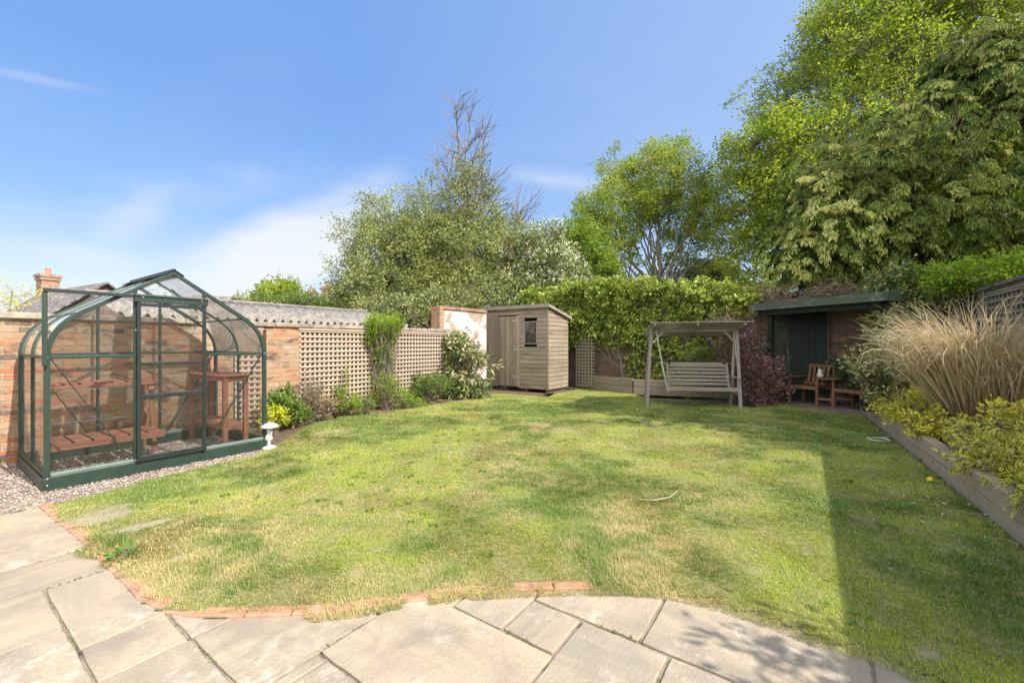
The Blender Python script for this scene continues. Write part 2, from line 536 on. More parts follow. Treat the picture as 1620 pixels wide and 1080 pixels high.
# high wisps: direction projected on a flat cloud layer
zz = nd(nt, 'ShaderNodeMath', {0: sep.outputs[2], 1: .12}, operation='ADD').outputs[0]
px_ = nd(nt, 'ShaderNodeMath', {0: sep.outputs[0], 1: zz}, operation='DIVIDE').outputs[0]
py_ = nd(nt, 'ShaderNodeMath', {0: sep.outputs[1], 1: zz}, operation='DIVIDE').outputs[0]
pv = nd(nt, 'ShaderNodeCombineXYZ', {0: px_, 1: py_, 2: 0.0}).outputs[0]
pm = nt.nodes.new('ShaderNodeMapping'); nt.links.new(pv, pm.inputs[0])
pm.inputs['Rotation'].default_value = (0, 0, .55); pm.inputs['Scale'].default_value = (.55, 1.5, 1); pm.inputs['Location'].default_value = CLOUD_LOC
n1 = noise(nt, pm.outputs[0], 1.0, 8, .6, .35)
n2 = noise(nt, pv, .42, 3, .5, .3)
cl = nd(nt, 'ShaderNodeMath', {0: fac(nt, n1, .47, .86), 1: fac(nt, n2, .40, .66)}, operation='MULTIPLY').outputs[0]
# separate wisps and the low bright bank: soft elongated patches round fixed sky directions, broken up by noise
br_ = nt.nodes.new('ShaderNodeMapping'); nt.links.new(d, br_.inputs[0]); br_.inputs['Rotation'].default_value = (0, .62, 0); br_.inputs['Scale'].default_value = (3.0, 4.0, 13)
nb = noise(nt, br_.outputs[0], 1.3, 8, .6, .45)
nf = noise(nt, d, 7.0, 8, .62, .3)
nmix = nd(nt, 'ShaderNodeMath', {0: nb, 1: nf}, operation='ADD').outputs[0]
acc_ = None
for (wx, wy, th_, ln_, wd_, st_) in ((465, 395, 26, .26, .10, 1.15), (530, 345, 38, .24, .07, .5), (570, 300, 20, .16, .05, .3), (215, 340, 50, .11, .05, .42), (150, 410, -6, .13, .035, .42), (40, 122, 9, .13, .010, .30), (885, 285, -10, .16, .03, .36), (120, 470, 10, .45, .10, .3), (320, 300, 20, .3, .07, .24), (250, 455, 8, .25, .06, .36)):
    d0 = Vector(((wx - CX) / FP, 1, (HY - wy) / FP)).normalized(); t_ = math.radians(th_)
    r1 = Vector((1, -d0.x / d0.y, 0)).normalized(); r2 = r1.cross(d0).normalized()
    t1 = r1 * math.cos(t_) + r2 * math.sin(t_); t2 = r2 * math.cos(t_) - r1 * math.sin(t_)
    dv = nd(nt, 'ShaderNodeVectorMath', {0: d, 1: tuple(d0)}, operation='SUBTRACT').outputs[0]
    q1 = nd(nt, 'ShaderNodeVectorMath', {0: dv, 1: tuple(t1 / ln_)}, operation='DOT_PRODUCT').outputs['Value']
    q2 = nd(nt, 'ShaderNodeVectorMath', {0: dv, 1: tuple(t2 / wd_)}, operation='DOT_PRODUCT').outputs['Value']
    qv = nd(nt, 'ShaderNodeCombineXYZ', {0: q1, 1: q2, 2: 0.0}).outputs[0]
    ln2 = nd(nt, 'ShaderNodeVectorMath', {0: qv}, operation='LENGTH').outputs['Value']
    ms = nd(nt, 'ShaderNodeMapRange', {'Value': ln2, 'From Min': 1.25, 'From Max': .15, 'To Min': 0.0, 'To Max': 1.0}); ms.interpolation_type = 'SMOOTHSTEP'
    ms = nd(nt, 'ShaderNodeMath', {0: ms.outputs[0], 1: st_}, operation='MULTIPLY').outputs[0]
    acc_ = ms if acc_ is None else nd(nt, 'ShaderNodeMath', {0: acc_, 1: ms}, operation='MAXIMUM').outputs[0]
thr = nd(nt, 'ShaderNodeMath', {0: nmix, 1: acc_}, operation='ADD').outputs[0]
bank = nd(nt, 'ShaderNodeMath', {0: fac(nt, thr, .98, 1.95), 1: fac(nt, acc_, 0, .5)}, operation='MULTIPLY').outputs[0]
cl = nd(nt, 'ShaderNodeMath', {0: cl, 1: .30}, operation='MULTIPLY').outputs[0]
cl = nd(nt, 'ShaderNodeMath', {0: cl, 1: bank}, operation='ADD'); cl.use_clamp = True
skyc = mixc(nt, 1.0, sky.outputs[0], SKY_TINT, 'MULTIPLY')
air = ramp(nt, sep.outputs[2], [(0, (2.55, 2.8, 3.2)), (.10, (2.4, 2.7, 3.2)), (.16, (1.85, 2.35, 3.2)), (.25, (1.02, 1.78, 3.15)), (.45, (.72, 1.40, 3.0)), (1, (.68, 1.35, 2.9))])
air = mixc(nt, nd(nt, 'ShaderNodeMath', {0: fac(nt, sep.outputs[0], -.3, 1.0), 1: .85}, operation='MULTIPLY').outputs[0], air, (1.9, 2.4, 3.25))
c = mixc(nt, .85, skyc, air)
c = mixc(nt, nd(nt, 'ShaderNodeMath', {0: cl.outputs[0], 1: .85}, operation='MULTIPLY').outputs[0], c, CLOUD)
# unseen bright clouds added behind the viewer to lighten the shade
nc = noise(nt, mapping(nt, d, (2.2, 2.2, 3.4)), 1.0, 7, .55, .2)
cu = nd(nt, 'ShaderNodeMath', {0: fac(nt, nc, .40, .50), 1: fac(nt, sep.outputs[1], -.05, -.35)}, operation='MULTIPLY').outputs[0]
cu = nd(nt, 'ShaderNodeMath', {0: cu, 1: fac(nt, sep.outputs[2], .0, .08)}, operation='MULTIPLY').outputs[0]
c = mixc(nt, cu, c, FILL_CLOUDS)
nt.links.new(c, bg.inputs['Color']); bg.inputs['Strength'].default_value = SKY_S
S.view_settings.view_transform = 'Standard'; S.view_settings.look = 'None'; S.view_settings.gamma = 1
S.view_settings.exposure = EXPO
S.cycles.use_denoising = True
try:
    S.cycles.denoising_prefilter = 'FAST'
except Exception:
    pass
S.cycles.max_bounces = 8; S.cycles.transparent_max_bounces = 24; S.cycles.diffuse_bounces = 3
S.cycles.sample_clamp_indirect = 6

# ================================================================== ground, paving, lawn, beds
def sheet(name, poly, z, m, kind='structure', thick=None):
    mb = MB()
    if thick: mb.plate([(x, y, z) for x, y in poly], (0, 0, -thick))
    else: mb.add([(x, y, z) for x, y in poly], [tuple(range(len(poly)))], [list(poly)])
    o = mb.build(name, m); o['kind'] = kind
    return o

gm, nt, b = mk('bare_earth')
nt.links.new(ramp(nt, noise(nt, coord(nt), .6, 6, .7), [(.3, (.09, .10, .04)), (.6, (.15, .14, .07))]), b.inputs['Base Color'])
b.inputs['Roughness'].default_value = 1
R_ = 400
sheet('ground', [(-R_, -R_), (R_, -R_), (R_, R_), (-R_, R_)], -.09, gm)

# mortar bed + sandstone flags
mo, nt, b = mk('joint_mortar')
nt.links.new(ramp(nt, noise(nt, coord(nt), 9, 6, .7), [(.36, (.07, .058, .04)), (.48, (.24, .20, .14)), (.62, (.30, .25, .18)), (.74, (.15, .15, .06))]), b.inputs['Base Color'])
b.inputs['Roughness'].default_value = 1
sheet('paving_bed', [tuple(W(u, v)[:2]) for u, v in ((-5, 1.6), (-5, -14), (3.2, -14), (3.2, -6.5), (1.9, -4.6), (.9, -3.0), (.35, -.6), (-.06, -.45), (-.06, 1.6))], -.012, mo)

st, nt, b = mk('sandstone_flags')
uv = coord(nt, 'UV'); r = attr(nt, 'rnd')
n1 = noise(nt, uv, 2.1, 7, .68, .5); n2 = noise(nt, uv, 13, 6, .7); n3 = noise(nt, mapping(nt, uv, (1.2, 4.5, 1)), 1.5, 5, .6, .8); n4 = noise(nt, uv, 60, 3, .7)
base = ramp(nt, r, [(0, (.275, .23, .17)), (.3, (.36, .29, .205)), (.6, (.305, .26, .195)), (.8, (.375, .295, .20)), (1, (.285, .245, .19))])
c = mixc(nt, fac(nt, n3, .42, .7), base, mixc(nt, .6, base, (.50, .385, .25)))
c = mixc(nt, fac(nt, n1, .48, .66), c, mixc(nt, .7, c, (.235, .195, .15)))
wf = nd(nt, 'ShaderNodeMath', {0: fac(nt, n2, .47, .62), 1: fac(nt, noise(nt, uv, 1.7, 4, .6, .4), .50, .62)}, operation='MULTIPLY').outputs[0]
c = mixc(nt, wf, c, mixc(nt, .55, c, (.56, .50, .41)))
c = mixc(nt, fac(nt, n4, .60, .78), c, mixc(nt, .35, c, (.2, .17, .13)))
c = mixc(nt, fac(nt, noise(nt, uv, 120, 2, .5), .70, .78), c, (.14, .12, .09))
nt.links.new(c, b.inputs['Base Color']); b.inputs['Roughness'].default_value = .85
hh = nd(nt, 'ShaderNodeMath', {0: n4, 1: n2}, operation='ADD').outputs[0]
bump(nt, b, hh, .55, .009)
n3 = noise(nt, mapping(nt, uv, (1.2, 3.2, 1)), 1.5, 6, .6, .3)
FLAGS = [(-.32, .3, -3.13, -2.31), (-.32, .0, -3.45, -3.13), (-.9, -.32, -2.88, -2.31), (-.9, -.32, -3.6, -2.88), (-.9, .05, -2.31, -1.82), (-.9, .03, -1.82, -1.43),
         (-.43, .02, -1.43, -.98), (-1.3, -.43, -1.43, -.85), (-.43, .0, -.98, -.5), (-1.5, -.9, -2.4, -1.43), (-1.6, -.9, -3.2, -2.4), (-.62, .0, -4.1, -3.45), (.0, .62, -4.03, -3.45), (.0, .6, -3.45, -3.13),
         (.29, .88, -4.9, -4.03), (-.3, .29, -4.6, -4.1), (.0, .29, -4.1, -4.03), (.62, 1.2, -4.29, -3.7), (.88, 1.5, -4.61, -4.29), (.88, 1.17, -4.9, -4.61), (1.17, 1.8, -5.19, -4.61), (.6, 1.17, -5.32, -4.9),
         (.6, 1.17, -5.9, -5.32), (1.17, 1.9, -6.05, -5.19), (1.48, 2.2, -6.7, -6.05), (1.17, 1.48, -6.5, -6.05), (.6, 1.17, -6.5, -5.9), (.0, .6, -5.5, -4.9), (-.3, .29, -4.9, -4.6), (0, .6, -6.2, -5.5),
         (1.17, 1.9, -7.3, -6.7), (1.9, 2.7, -7.4, -6.7), (-.9, -.32, -4.3, -3.6), (-.6, 0, -5.6, -4.9), (-1.5, -.9, -.85, -.2), (-.43, -.06, -.5, .0), (-.9, -.43, -.85, -.3)]
mb = MB()
for (u0, u1, v0, v1) in FLAGS:
    g = .003 + random.random() * .004
    pts = []
    cs = [(u0 + g, v0 + g), (u1 - g, v0 + g), (u1 - g, v1 - g), (u0 + g, v1 - g)]
    for i in range(4):
        a, q = cs[i], cs[(i + 1) % 4]
        L = math.hypot(q[0] - a[0], q[1] - a[1]); k = max(3, int(L / .09))
        nx, ny = -(q[1] - a[1]) / L, (q[0] - a[0]) / L
        for j in range(k):
            t = j / k; e = random.uniform(-.001, .005) if j else .006
            pts.append((a[0] + (q[0] - a[0]) * t + nx * e, a[1] + (q[1] - a[1]) * t + ny * e))
    tx, ty, z0 = random.uniform(-.004, .004), random.uniform(-.004, .004), random.uniform(-.002, .002)
    P3 = [W(x, y, z0 + tx * (x - u0) + ty * (y - v0)) for x, y in pts]
    ax = ((UX, UY, 0), (-UY, UX, 0)) if random.random() < .5 else ((-UY, UX, 0), (UX, UY, 0))
    mb.plate(P3, (0, 0, -.04), uvax=ax)
pav = mb.build('patio', st, bevel=.006); pav['kind'] = 'structure'

# lawn outline (read off the photograph on the ground plane)
EDGE_PX = [(68, 800), (95, 822), (122, 843), (152, 872), (176, 893), (205, 922), (228, 945), (258, 962), (300, 972), (345, 974), (400, 972), (460, 970), (520, 968), (572, 962), (620, 952), (690, 943), (760, 935), (830, 931), (900, 929), (980, 930), (1060, 936), (1120, 948), (1180, 966), (1240, 986), (1300, 1010), (1360, 1026), (1420, 1048), (1480, 1078), (1540, 1115), (1620, 1180), (1720, 1290)]
EDGE = [G(*p) for p in EDGE_PX]
TOP_PX = [(1800, 1035), (1612, 863), (1480, 752), (1362, 655), (1300, 646), (1232, 639), (1190, 645), (1150, 640), (1100, 640), (1030, 632), (1000, 623), (920, 616), (880, 622), (868, 628), (780, 622), (740, 632), (690, 640), (640, 648), (570, 656), (520, 662), (485, 676), (445, 700), (400, 722), (330, 738), (240, 760), (160, 782), (100, 797)]
LAWN = EDGE + [G(*p) for p in TOP_PX]
def bare_field(x, y):
    bare = .2 + .6 * vnoise(x, y, 1.9, 5) + .4 * vnoise(x, y, 5.5, 6)
    wob = .6 * vnoise(x, y, 7, 31) + .6 * vnoise(x, y, 17, 32) - .6
    for (bx, by, rx_, ry_) in ((140, 826, .26, .10), (215, 836, .24, .11), (262, 826, .18, .07), (175, 806, .2, .06), (330, 800, .16, .06), (395, 655, .2, .2)):
        gx, gy = G(bx, by); dx_, dy_ = (x - gx) * UX + (y - gy) * UY, -(x - gx) * UY + (y - gy) * UX
        bare = bare - .55 * np.exp(-((dx_ / rx_) ** 2 + (dy_ / ry_) ** 2) * (1 + 2.2 * wob)) * (1 + 1.2 * wob)
    return bare
lm, nt, b = mk('turf_soil')
oc = coord(nt)
n2 = noise(nt, oc, 28, 5, .7); n3 = noise(nt, oc, 6, 5, .65)
c = ramp(nt, n2, [(.3, (.10, .11, .035)), (.5, (.20, .20, .065)), (.7, (.32, .28, .12))])
c = mixc(nt, attr(nt, 'worn'), c, mixc(nt, n2, ramp(nt, n3, [(.35, (.24, .185, .115)), (.65, (.33, .265, .18))]), (.36, .30, .21)))
nt.links.new(c, b.inputs['Base Color']); b.inputs['Roughness'].default_value = 1
bump(nt, b, n2, .8, .02)
gs = .06
gx_ = np.arange(min(p[0] for p in LAWN) - .2, max(p[0] for p in LAWN) + .2, gs); gy_ = np.arange(min(p[1] for p in LAWN) - .2, max(p[1] for p in LAWN) + .2, gs)
GX, GY = np.meshgrid(gx_, gy_); nxg = len(gx_)
ins = inpoly(GX.ravel() + gs / 2, GY.ravel() + gs / 2, LAWN).reshape(GX.shape)
ii, jj = np.nonzero(ins[:-1, :-1])
F = np.stack([ii * nxg + jj, ii * nxg + jj + 1, (ii + 1) * nxg + jj + 1, (ii + 1) * nxg + jj], 1)
bf = bare_field(GX.ravel(), GY.ravel())
used, inv = np.unique(F, return_inverse=True)
V = np.stack([GX.ravel(), GY.ravel(), .006 + .006 * vnoise(GX.ravel(), GY.ravel(), 4, 41)], 1)[used]
o = np_mesh('lawn', V, inv.reshape(-1, 4), lm, attrs={'worn': np.clip((.36 - bf[used]) / .2, 0, 1)}, smooth=True); o['kind'] = 'structure'

# bed soil: along the left wall, behind the lawn, in the raised beds
bl = [W(1.9, -.12), W(1.9, 1.75), W(9.3, 1.75), W(10.9, -.4), W(10.9, -1), W(9.2, .1), W(9.0, -.2)]
sheet('flower_bed', [tuple(p[:2]) for p in bl] + [G(*p) for p in ((740, 634), (690, 641), (640, 649), (570, 657), (520, 663), (485, 677), (445, 702))], .004, M['soil'])

# brick soldier edging between paving and lawn
eb = MB()
pts = []
for (x0, y0), (x1, y1) in zip(EDGE[:-1], EDGE[1:]):
    for j in range(20): pts.append((x0 + (x1 - x0) * j / 20, y0 + (y1 - y0) * j / 20))
acc = 0; last = pts[0]; k = 0
for i in range(1, len(pts)):
    acc += math.hypot(pts[i][0] - pts[i - 1][0], pts[i][1] - pts[i - 1][1])
    if acc > .225 and k < 21:
        a = Vector((*last, 0)); q = Vector((*pts[i], 0)); d_ = (q - a).normalized()
        c_ = (a + q) / 2 + Vector((-d_.y, d_.x, 0)) * .012
        an = math.atan2(d_.y, d_.x) + random.uniform(-.03, .03)
        eb.box((c_.x, c_.y, -.014 + random.uniform(-.003, .004)), (acc - .007, .075, .05), Matrix.Rotation(an, 3, 'Z'))
        last = pts[i]; acc = 0; k += 1
e_ = eb.build('brick_edging', M['edging'], bevel=.006); e_['kind'] = 'structure'

# gravel: bed + loose stones
gv, nt, b = mk('gravel_fines')
nt.links.new(ramp(nt, noise(nt, coord(nt), 60, 4, .7), [(.3, (.12, .09, .075)), (.7, (.34, .27, .22))]), b.inputs['Base Color'])
GRAV = [W(-.06, -.75), W(-1.9, -.3), W(-1.9, 1.75), W(2.05, 1.75), W(2.05, -.12), W(2.05, -.75)]
sheet('gravel_bed', [tuple(p[:2]) for p in GRAV], -.004, gv)
ico = np.array([(0, 0, 1), (.894, 0, .447), (.276, .851, .447), (-.724, .526, .447), (-.724, -.526, .447), (.276, -.851, .447), (.724, .526, -.447), (-.276, .851, -.447), (-.894, 0, -.447), (-.276, -.851, -.447), (.724, -.526, -.447), (0, 0, -1)])
icf = np.array([(0, 1, 2), (0, 2, 3), (0, 3, 4), (0, 4, 5), (0, 5, 1), (1, 6, 2), (2, 7, 3), (3, 8, 4), (4, 9, 5), (5, 10, 1), (2, 6, 7), (3, 7, 8), (4, 8, 9), (5, 9, 10), (1, 10, 6), (11, 7, 6), (11, 8, 7), (11, 9, 8), (11, 10, 9), (11, 6, 10)])
N = 21000
uu = rng.uniform(-1.9, 2.05, N); vv = rng.uniform(-.5, 1.75, N)
x = O[0] + UX * uu - UY * vv; y = O[1] + UY * uu + UX * vv
ok = inpoly(x, y, [tuple(p[:2]) for p in GRAV]) & ~inpoly(x, y, LAWN); x, y = x[ok], y[ok]; N = len(x)
sz = rng.uniform(.005, .012, N)
V = ico[None] * (1 + rng.normal(0, .22, (N, 12, 1))) * np.stack([sz, sz * rng.uniform(.6, 1, N), sz * .62], 1)[:, None]
a = rng.uniform(0, 6.28, N); ca, sa = np.cos(a)[:, None], np.sin(a)[:, None]
V = np.stack([V[..., 0] * ca - V[..., 1] * sa + x[:, None], V[..., 0] * sa + V[..., 1] * ca + y[:, None], V[..., 2] + (.002 + sz * .3)[:, None]], -1).reshape(-1, 3)
sm, nt, b = mk('pink_gravel')
nt.links.new(ramp(nt, attr(nt, 'rnd'), [(0, (.15, .115, .10)), (.25, (.31, .23, .18)), (.6, (.41, .325, .26)), (.85, (.5, .43, .37)), (1, (.24, .21, .2))]), b.inputs['Base Color']); b.inputs['Roughness'].default_value = .8
o = np_mesh('gravel', V, (np.arange(N)[:, None, None] * 12 + icf[None]).reshape(-1, 3), sm, attrs={'rnd': np.repeat(rng.random(N), 12)})
tag(o, 'loose pinkish gravel lying around and inside the greenhouse', 'gravel', kind='stuff')

# ================================================================== left boundary wall, trellises, tall painted wall
WV = 1.7
root = thing('brick_wall', 'old patchy orange garden wall with stone coping behind the greenhouse', 'wall', W(0, WV), ANG)
mb = MB(); mb.box((2.45, .115, .83), (9.7, .23, 1.68), wall=True); mb.build('masonry', M['brick'], root)
mb = MB(); x_ = -2.4
while x_ < 7.2:
    L = random.uniform(.5, .8); mb.box((x_ + L / 2, .11, 1.705 + random.uniform(-.004, .004)), (L - .006, .31, .072)); x_ += L
mb.build('coping', M['coping'], root, bevel=.008)
p0, p1 = u_at(421, WV - .1), u_at(473, WV - .1)
mb = MB(); mb.box(((p0 + p1) / 2, -.056, .8), (p1 - p0, .11, 1.62), wall=True); mb.build('pier', M['brick'], root)

def trellis(name, label, u0, u1, z0, z1, v, pitch, lath, mat_, group=None, frame=True, root_=None, rz=ANG, pitch_x=None, back=.018):
    r = root_ or thing(name, label, 'trellis', W(u0, v), rz, group)
    L, h = u1 - u0, z1 - z0
    a = MB(); b_ = MB()
    px_w = pitch_x or pitch; n = int(L / px_w)
    for i in range(n + 1):
        if i * px_w + lath < L: a.box((i * px_w + lath / 2, back, (z0 + z1) / 2), (lath, .014, h))
    n = int(h / pitch)
    for i in range(n + 1): b_.box((L / 2, 0, z1 - lath / 2 - i * pitch + random.uniform(-.002, .002)), (L, .014, lath))
    a.build('vertical_laths', mat_, r); b_.build('horizontal_laths', mat_, r)
    if frame:
        f = MB(); f.box((L / 2, -.005, z1 + .018), (L + .04, .04, .03)); f.build('top_rail', mat_, r)
    return r

t1, t2, t3 = u_at(474, WV - .06), u_at(604, WV - .06), u_at(740, WV - .06)
trellis('trellis_panel', 'square wooden trellis panel between the bare brick pier and the clipped climber', t1, t2 - .03, .12, 1.62, WV - .06, .092, .035, M['lath'], 'trellis panels on the left wall')
trellis('trellis_panel', 'square wooden trellis panel between the climber and the painted wall', t2 + .02, t3, .12, 1.62, WV - .06, .092, .035, M['lath'], 'trellis panels on the left wall')
trellis('trellis_panel', 'narrow trellis panel showing behind the right end of the greenhouse', u_at(372, WV - .06), u_at(414, WV - .06), .1, 1.6, WV - .06, .092, .035, M['lath'], 'trellis panels on the left wall')

TV = 1.82
q0, q1 = u_at(694, TV), u_at(770, TV)
root = thing('painted_wall', 'tall flaking white limewashed brick wall beside the garden shed', 'wall', W(q0, TV), ANG)
LW = q1 - q0
mb = MB(); mb.box((.16 + (LW - .16) / 2, .13, 1.13), (LW - .16, .24, 2.26), wall=True); mb.build('masonry', M['brick_paint'], root)
mb = MB(); mb.box((.078, .115, 1.16), (.156, .3, 2.32), wall=True); mb.build('brick_end', M['brick'], root)
mb = MB(); mb.box((LW / 2 + .08, .12, 2.29), (LW - .16, .3, .055), wall=True); mb.box((LW / 2 + .1, .12, 2.335), (LW - .2, .26, .03)); mb.build('coping', M['brick'], root, bevel=.01)

# corrugated outbuilding behind the left wall
root = thing('outbuilding', 'low outbuilding with a sloping corrugated sheet roof behind the brick wall', 'outbuilding', W(.9, 1.95), ANG)
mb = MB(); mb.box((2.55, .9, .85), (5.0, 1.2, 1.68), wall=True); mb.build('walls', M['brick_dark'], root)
nx = 340; ys = np.linspace(-.06, 1.62, 2)
xs = np.linspace(0, 5.15, nx)
V = []; z = .042 * np.sin(xs * 2 * np.pi / .146)
for k, yy in enumerate((-.06, .55, .56, 1.15, 1.16, 1.66)):
    V.append(np.stack([xs, np.full(nx, yy), 1.79 + yy * .235 + z + (.012 if k in (2, 4) else 0) + (.012 if k in (3, 5) else 0)], 1))
V = np.concatenate(V)
F = np.array([(r * nx + i, r * nx + i + 1, (r + 1) * nx + i + 1, (r + 1) * nx + i) for r in range(5) for i in range(nx - 1)])
rf = np_mesh('roof', V, F, M['asbestos'], root, smooth=True)
so_ = rf.modifiers.new('thick', 'SOLIDIFY'); so_.thickness = .012
mb = MB(); mb.box((2.57, 1.66, 2.215), (5.2, .16, .05)); mb.build('ridge_capping', M['asbestos'], root, bevel=.012)

# back wall and right wall
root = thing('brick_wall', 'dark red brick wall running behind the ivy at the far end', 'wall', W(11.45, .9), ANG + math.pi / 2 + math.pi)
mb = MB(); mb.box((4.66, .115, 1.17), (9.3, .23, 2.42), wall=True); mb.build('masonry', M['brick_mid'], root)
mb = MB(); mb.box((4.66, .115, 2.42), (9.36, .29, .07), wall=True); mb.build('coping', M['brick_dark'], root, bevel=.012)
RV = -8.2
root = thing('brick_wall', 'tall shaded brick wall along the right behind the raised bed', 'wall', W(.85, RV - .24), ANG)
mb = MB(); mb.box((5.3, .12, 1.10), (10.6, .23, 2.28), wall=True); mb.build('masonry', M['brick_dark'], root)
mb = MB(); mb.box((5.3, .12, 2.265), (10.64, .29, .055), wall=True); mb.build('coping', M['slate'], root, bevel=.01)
trellis('trellis_panel', 'weathered square trellis panel on the right hand brick wall above the straw coloured grass', 0, u_at(1558, RV + .05) - 6.6, 1.25, 2.13, RV + .05, .098, .036, M['lath_old'], pitch_x=.155, back=-.018, root_=thing('trellis_panel', 'weathered square trellis panel on the tall shaded wall above the straw coloured grass', 'trellis', W(6.6, RV + .05), ANG))

# ================================================================== greenhouse
GW, GD = 1.93, 1.5
gh = thing('greenhouse', 'green framed glass greenhouse with curved eaves and a sliding door', 'greenhouse', W(0, 0), ANG)
R0 = .52; tang = math.radians(57)
prof = [(0, .12), (0, 1.25)]
for i in range(1, 9):
    a = tang * i / 8; prof.append((R0 * (1 - math.cos(a)), 1.25 + R0 * math.sin(a)))
prof_half = prof + [(GW / 2, 2.166)]
full = prof_half + [(GW - x, z) for x, z in reversed(prof)]
def zroof(t):
    t = min(t, GW - t)
    for (x0, z0), (x1, z1) in zip(prof_half[1:-1], prof_half[2:]):
        if x0 <= t <= x1: return z0 + (z1 - z0) * (t - x0) / max(x1 - x0, 1e-6)
    return 1.25
mb = MB()
mb.box((GW / 2, 0.0, .06), (GW + .06, .045, .13)); mb.box((GW / 2, GD, .06), (GW + .06, .045, .13))
mb.box((-.008, GD / 2, .06), (.045, GD - .045, .13)); mb.box((GW + .008, GD / 2, .06), (.045, GD - .045, .13))
mb.build('base_plinth', M['green_frame'], gh, bevel=.004)
mb = MB()
for y_, w_, d_ in ((0, .042, .036), (GD, .042, .036)):
    mb.sweep([(x, y_, z) for x, z in full], w_, d_, (0, 1, 0))
mb.sweep([(x + (.0), GD / 2, z) for x, z in full], .028, .022, (0, 1, 0))
for t in (.634, 1.258):
    mb.bar((t, 0, .12), (t, 0, zroof(t)), .03, .03); mb.bar((t, GD, .12), (t, GD, zroof(t)), .028, .03)
for (x0, x1, y_) in ((0.02, .62, 0), (1.272, 1.91, 0), (.02, 1.91, GD)):
    mb.bar((x0, y_, 1.25), (x1, y_, 1.25), .024, .03)
for x_ in (0.0, GW):
    mb.bar((x_, .02, 1.25), (x_, GD - .02, 1.25), .024, .026)
    mb.bar((x_, .02, .15), (x_, GD - .02, .15), .04, .03)
for s in (0, 1):
    t = .237 if s == 0 else GW - .237
    mb.bar((t, .02, 1.686), (t, GD - .02, 1.686), .012, .02)
mb.build('frame', M['green_frame'], gh, bevel=.003)
M['sill'] = m_plain('pale_green_sill', (.16, .22, .19), .3, .2, metal=.3)
for (x0, x1) in ((0.02, .62), (1.272, 1.91)):
    mb = MB(); mb.bar((x0, -.005, .145), (x1, -.005, .145), .045, .036); mb.build('sill', M['sill'], gh, bevel=.005)
mb = MB(); mb.bar((.02, GD, .145), (1.91, GD, .145), .04, .036); mb.build('sill', M['sill'], gh, bevel=.005)
mb = MB()
for sgn in (-1, 1): mb.bar((GW / 2 + sgn * .05, -.03, 2.168), (GW / 2 + sgn * .05, GD + .03, 2.168), .1, .008, side=(sgn * .545, 0, .838))
mb.bar((GW / 2, -.03, 2.203), (GW / 2, GD + .03, 2.203), .03, .012)
mb.build('ridge_cap', M['dark_frame'], gh)
for (a_, b_, y_) in (((.03, 1.23), (.6, .16), .022), ((GW - .03, 1.23), (1.29, .16), .022), ((.03, 1.23), (.6, .16), GD - .022), ((GW - .03, 1.23), (1.32, .16), GD - .022)):
    mb = MB(); mb.bar((a_[0], y_, a_[1]), (b_[0], y_, b_[1]), .008, .03, side=(0, 1, 0)); mb.v = mb.v; mb.build('brace', M['green_frame'], gh)
# door and its track
mb = MB()
mb.box((.945, -.05, 1.857), (.66, .045, .085)); mb.box((.945, -.078, 1.885), (.66, .012, .02)); 
mb.build('door_lintel', M['green_frame'], gh, bevel=.004)
mb = MB(); mb.bar((-.03, -.05, 1.875), (.612, -.05, 1.875), .04, .034); mb.build('door_track', M['dark_frame'], gh, bevel=.003)
mb = MB(); mb.bar((-.02, -.05, 1.17), (-.02, -.05, 1.858), .036, .022, side=(0, 1, 0)); mb.build('track_post', M['green_frame'], gh, bevel=.003)
door = MB()
for t in (.652, 1.243): door.bar((t, -.045, .135), (t, -.045, 1.82), .03, .036, side=(0, 1, 0))
for z_ in (.165, .816, 1.162, 1.79): door.box((.9475, -.045, z_), (.56, .03, .045 if z_ < 1 else .034))
door = door.build('sliding_door', M['dark_frame'], gh, bevel=.003)
for (z0, z1) in ((.185, .795), (.838, 1.142), (1.182, 1.772)):
    mb = MB(); mb.box((.9475, -.045, (z0 + z1) / 2), (.56, .003, z1 - z0)); mb.build('pane', M['glass'], door)
def pane(pts, ext, m=M['glass'], nm='glass_pane'):
    mb = MB(); mb.plate(pts, ext); return mb.build(nm, m, gh)
E_ = (0, .003, 0)
for y_ in (0.0, GD):
    left = [(x, y_, z) for x, z in prof_half if x < .62]
    pane([(.02, y_, .16)] + [(x + .02, y_, z - .01) for x, _, z in left[1:]] + [(.615, y_, zroof(.615) - .03), (.615, y_, .16)], E_)
    pane([(GW - .02, y_, .16)] + [(GW - x - .02, y_, z - .01) for x, _, z in left[1:]] + [(1.275, y_, zroof(1.275) - .03), (1.275, y_, .16)], E_)
pane([(.65, GD, .16), (.65, GD, 1.93), (GW / 2, GD, 2.13), (1.245, GD, 1.93), (1.245, GD, .16)], E_)
pane([(.65, 0, 1.91), (.67, 0, 1.95), (GW / 2, 0, 2.13), (1.25, 0, 1.95), (1.26, 0, 1.91)], E_)
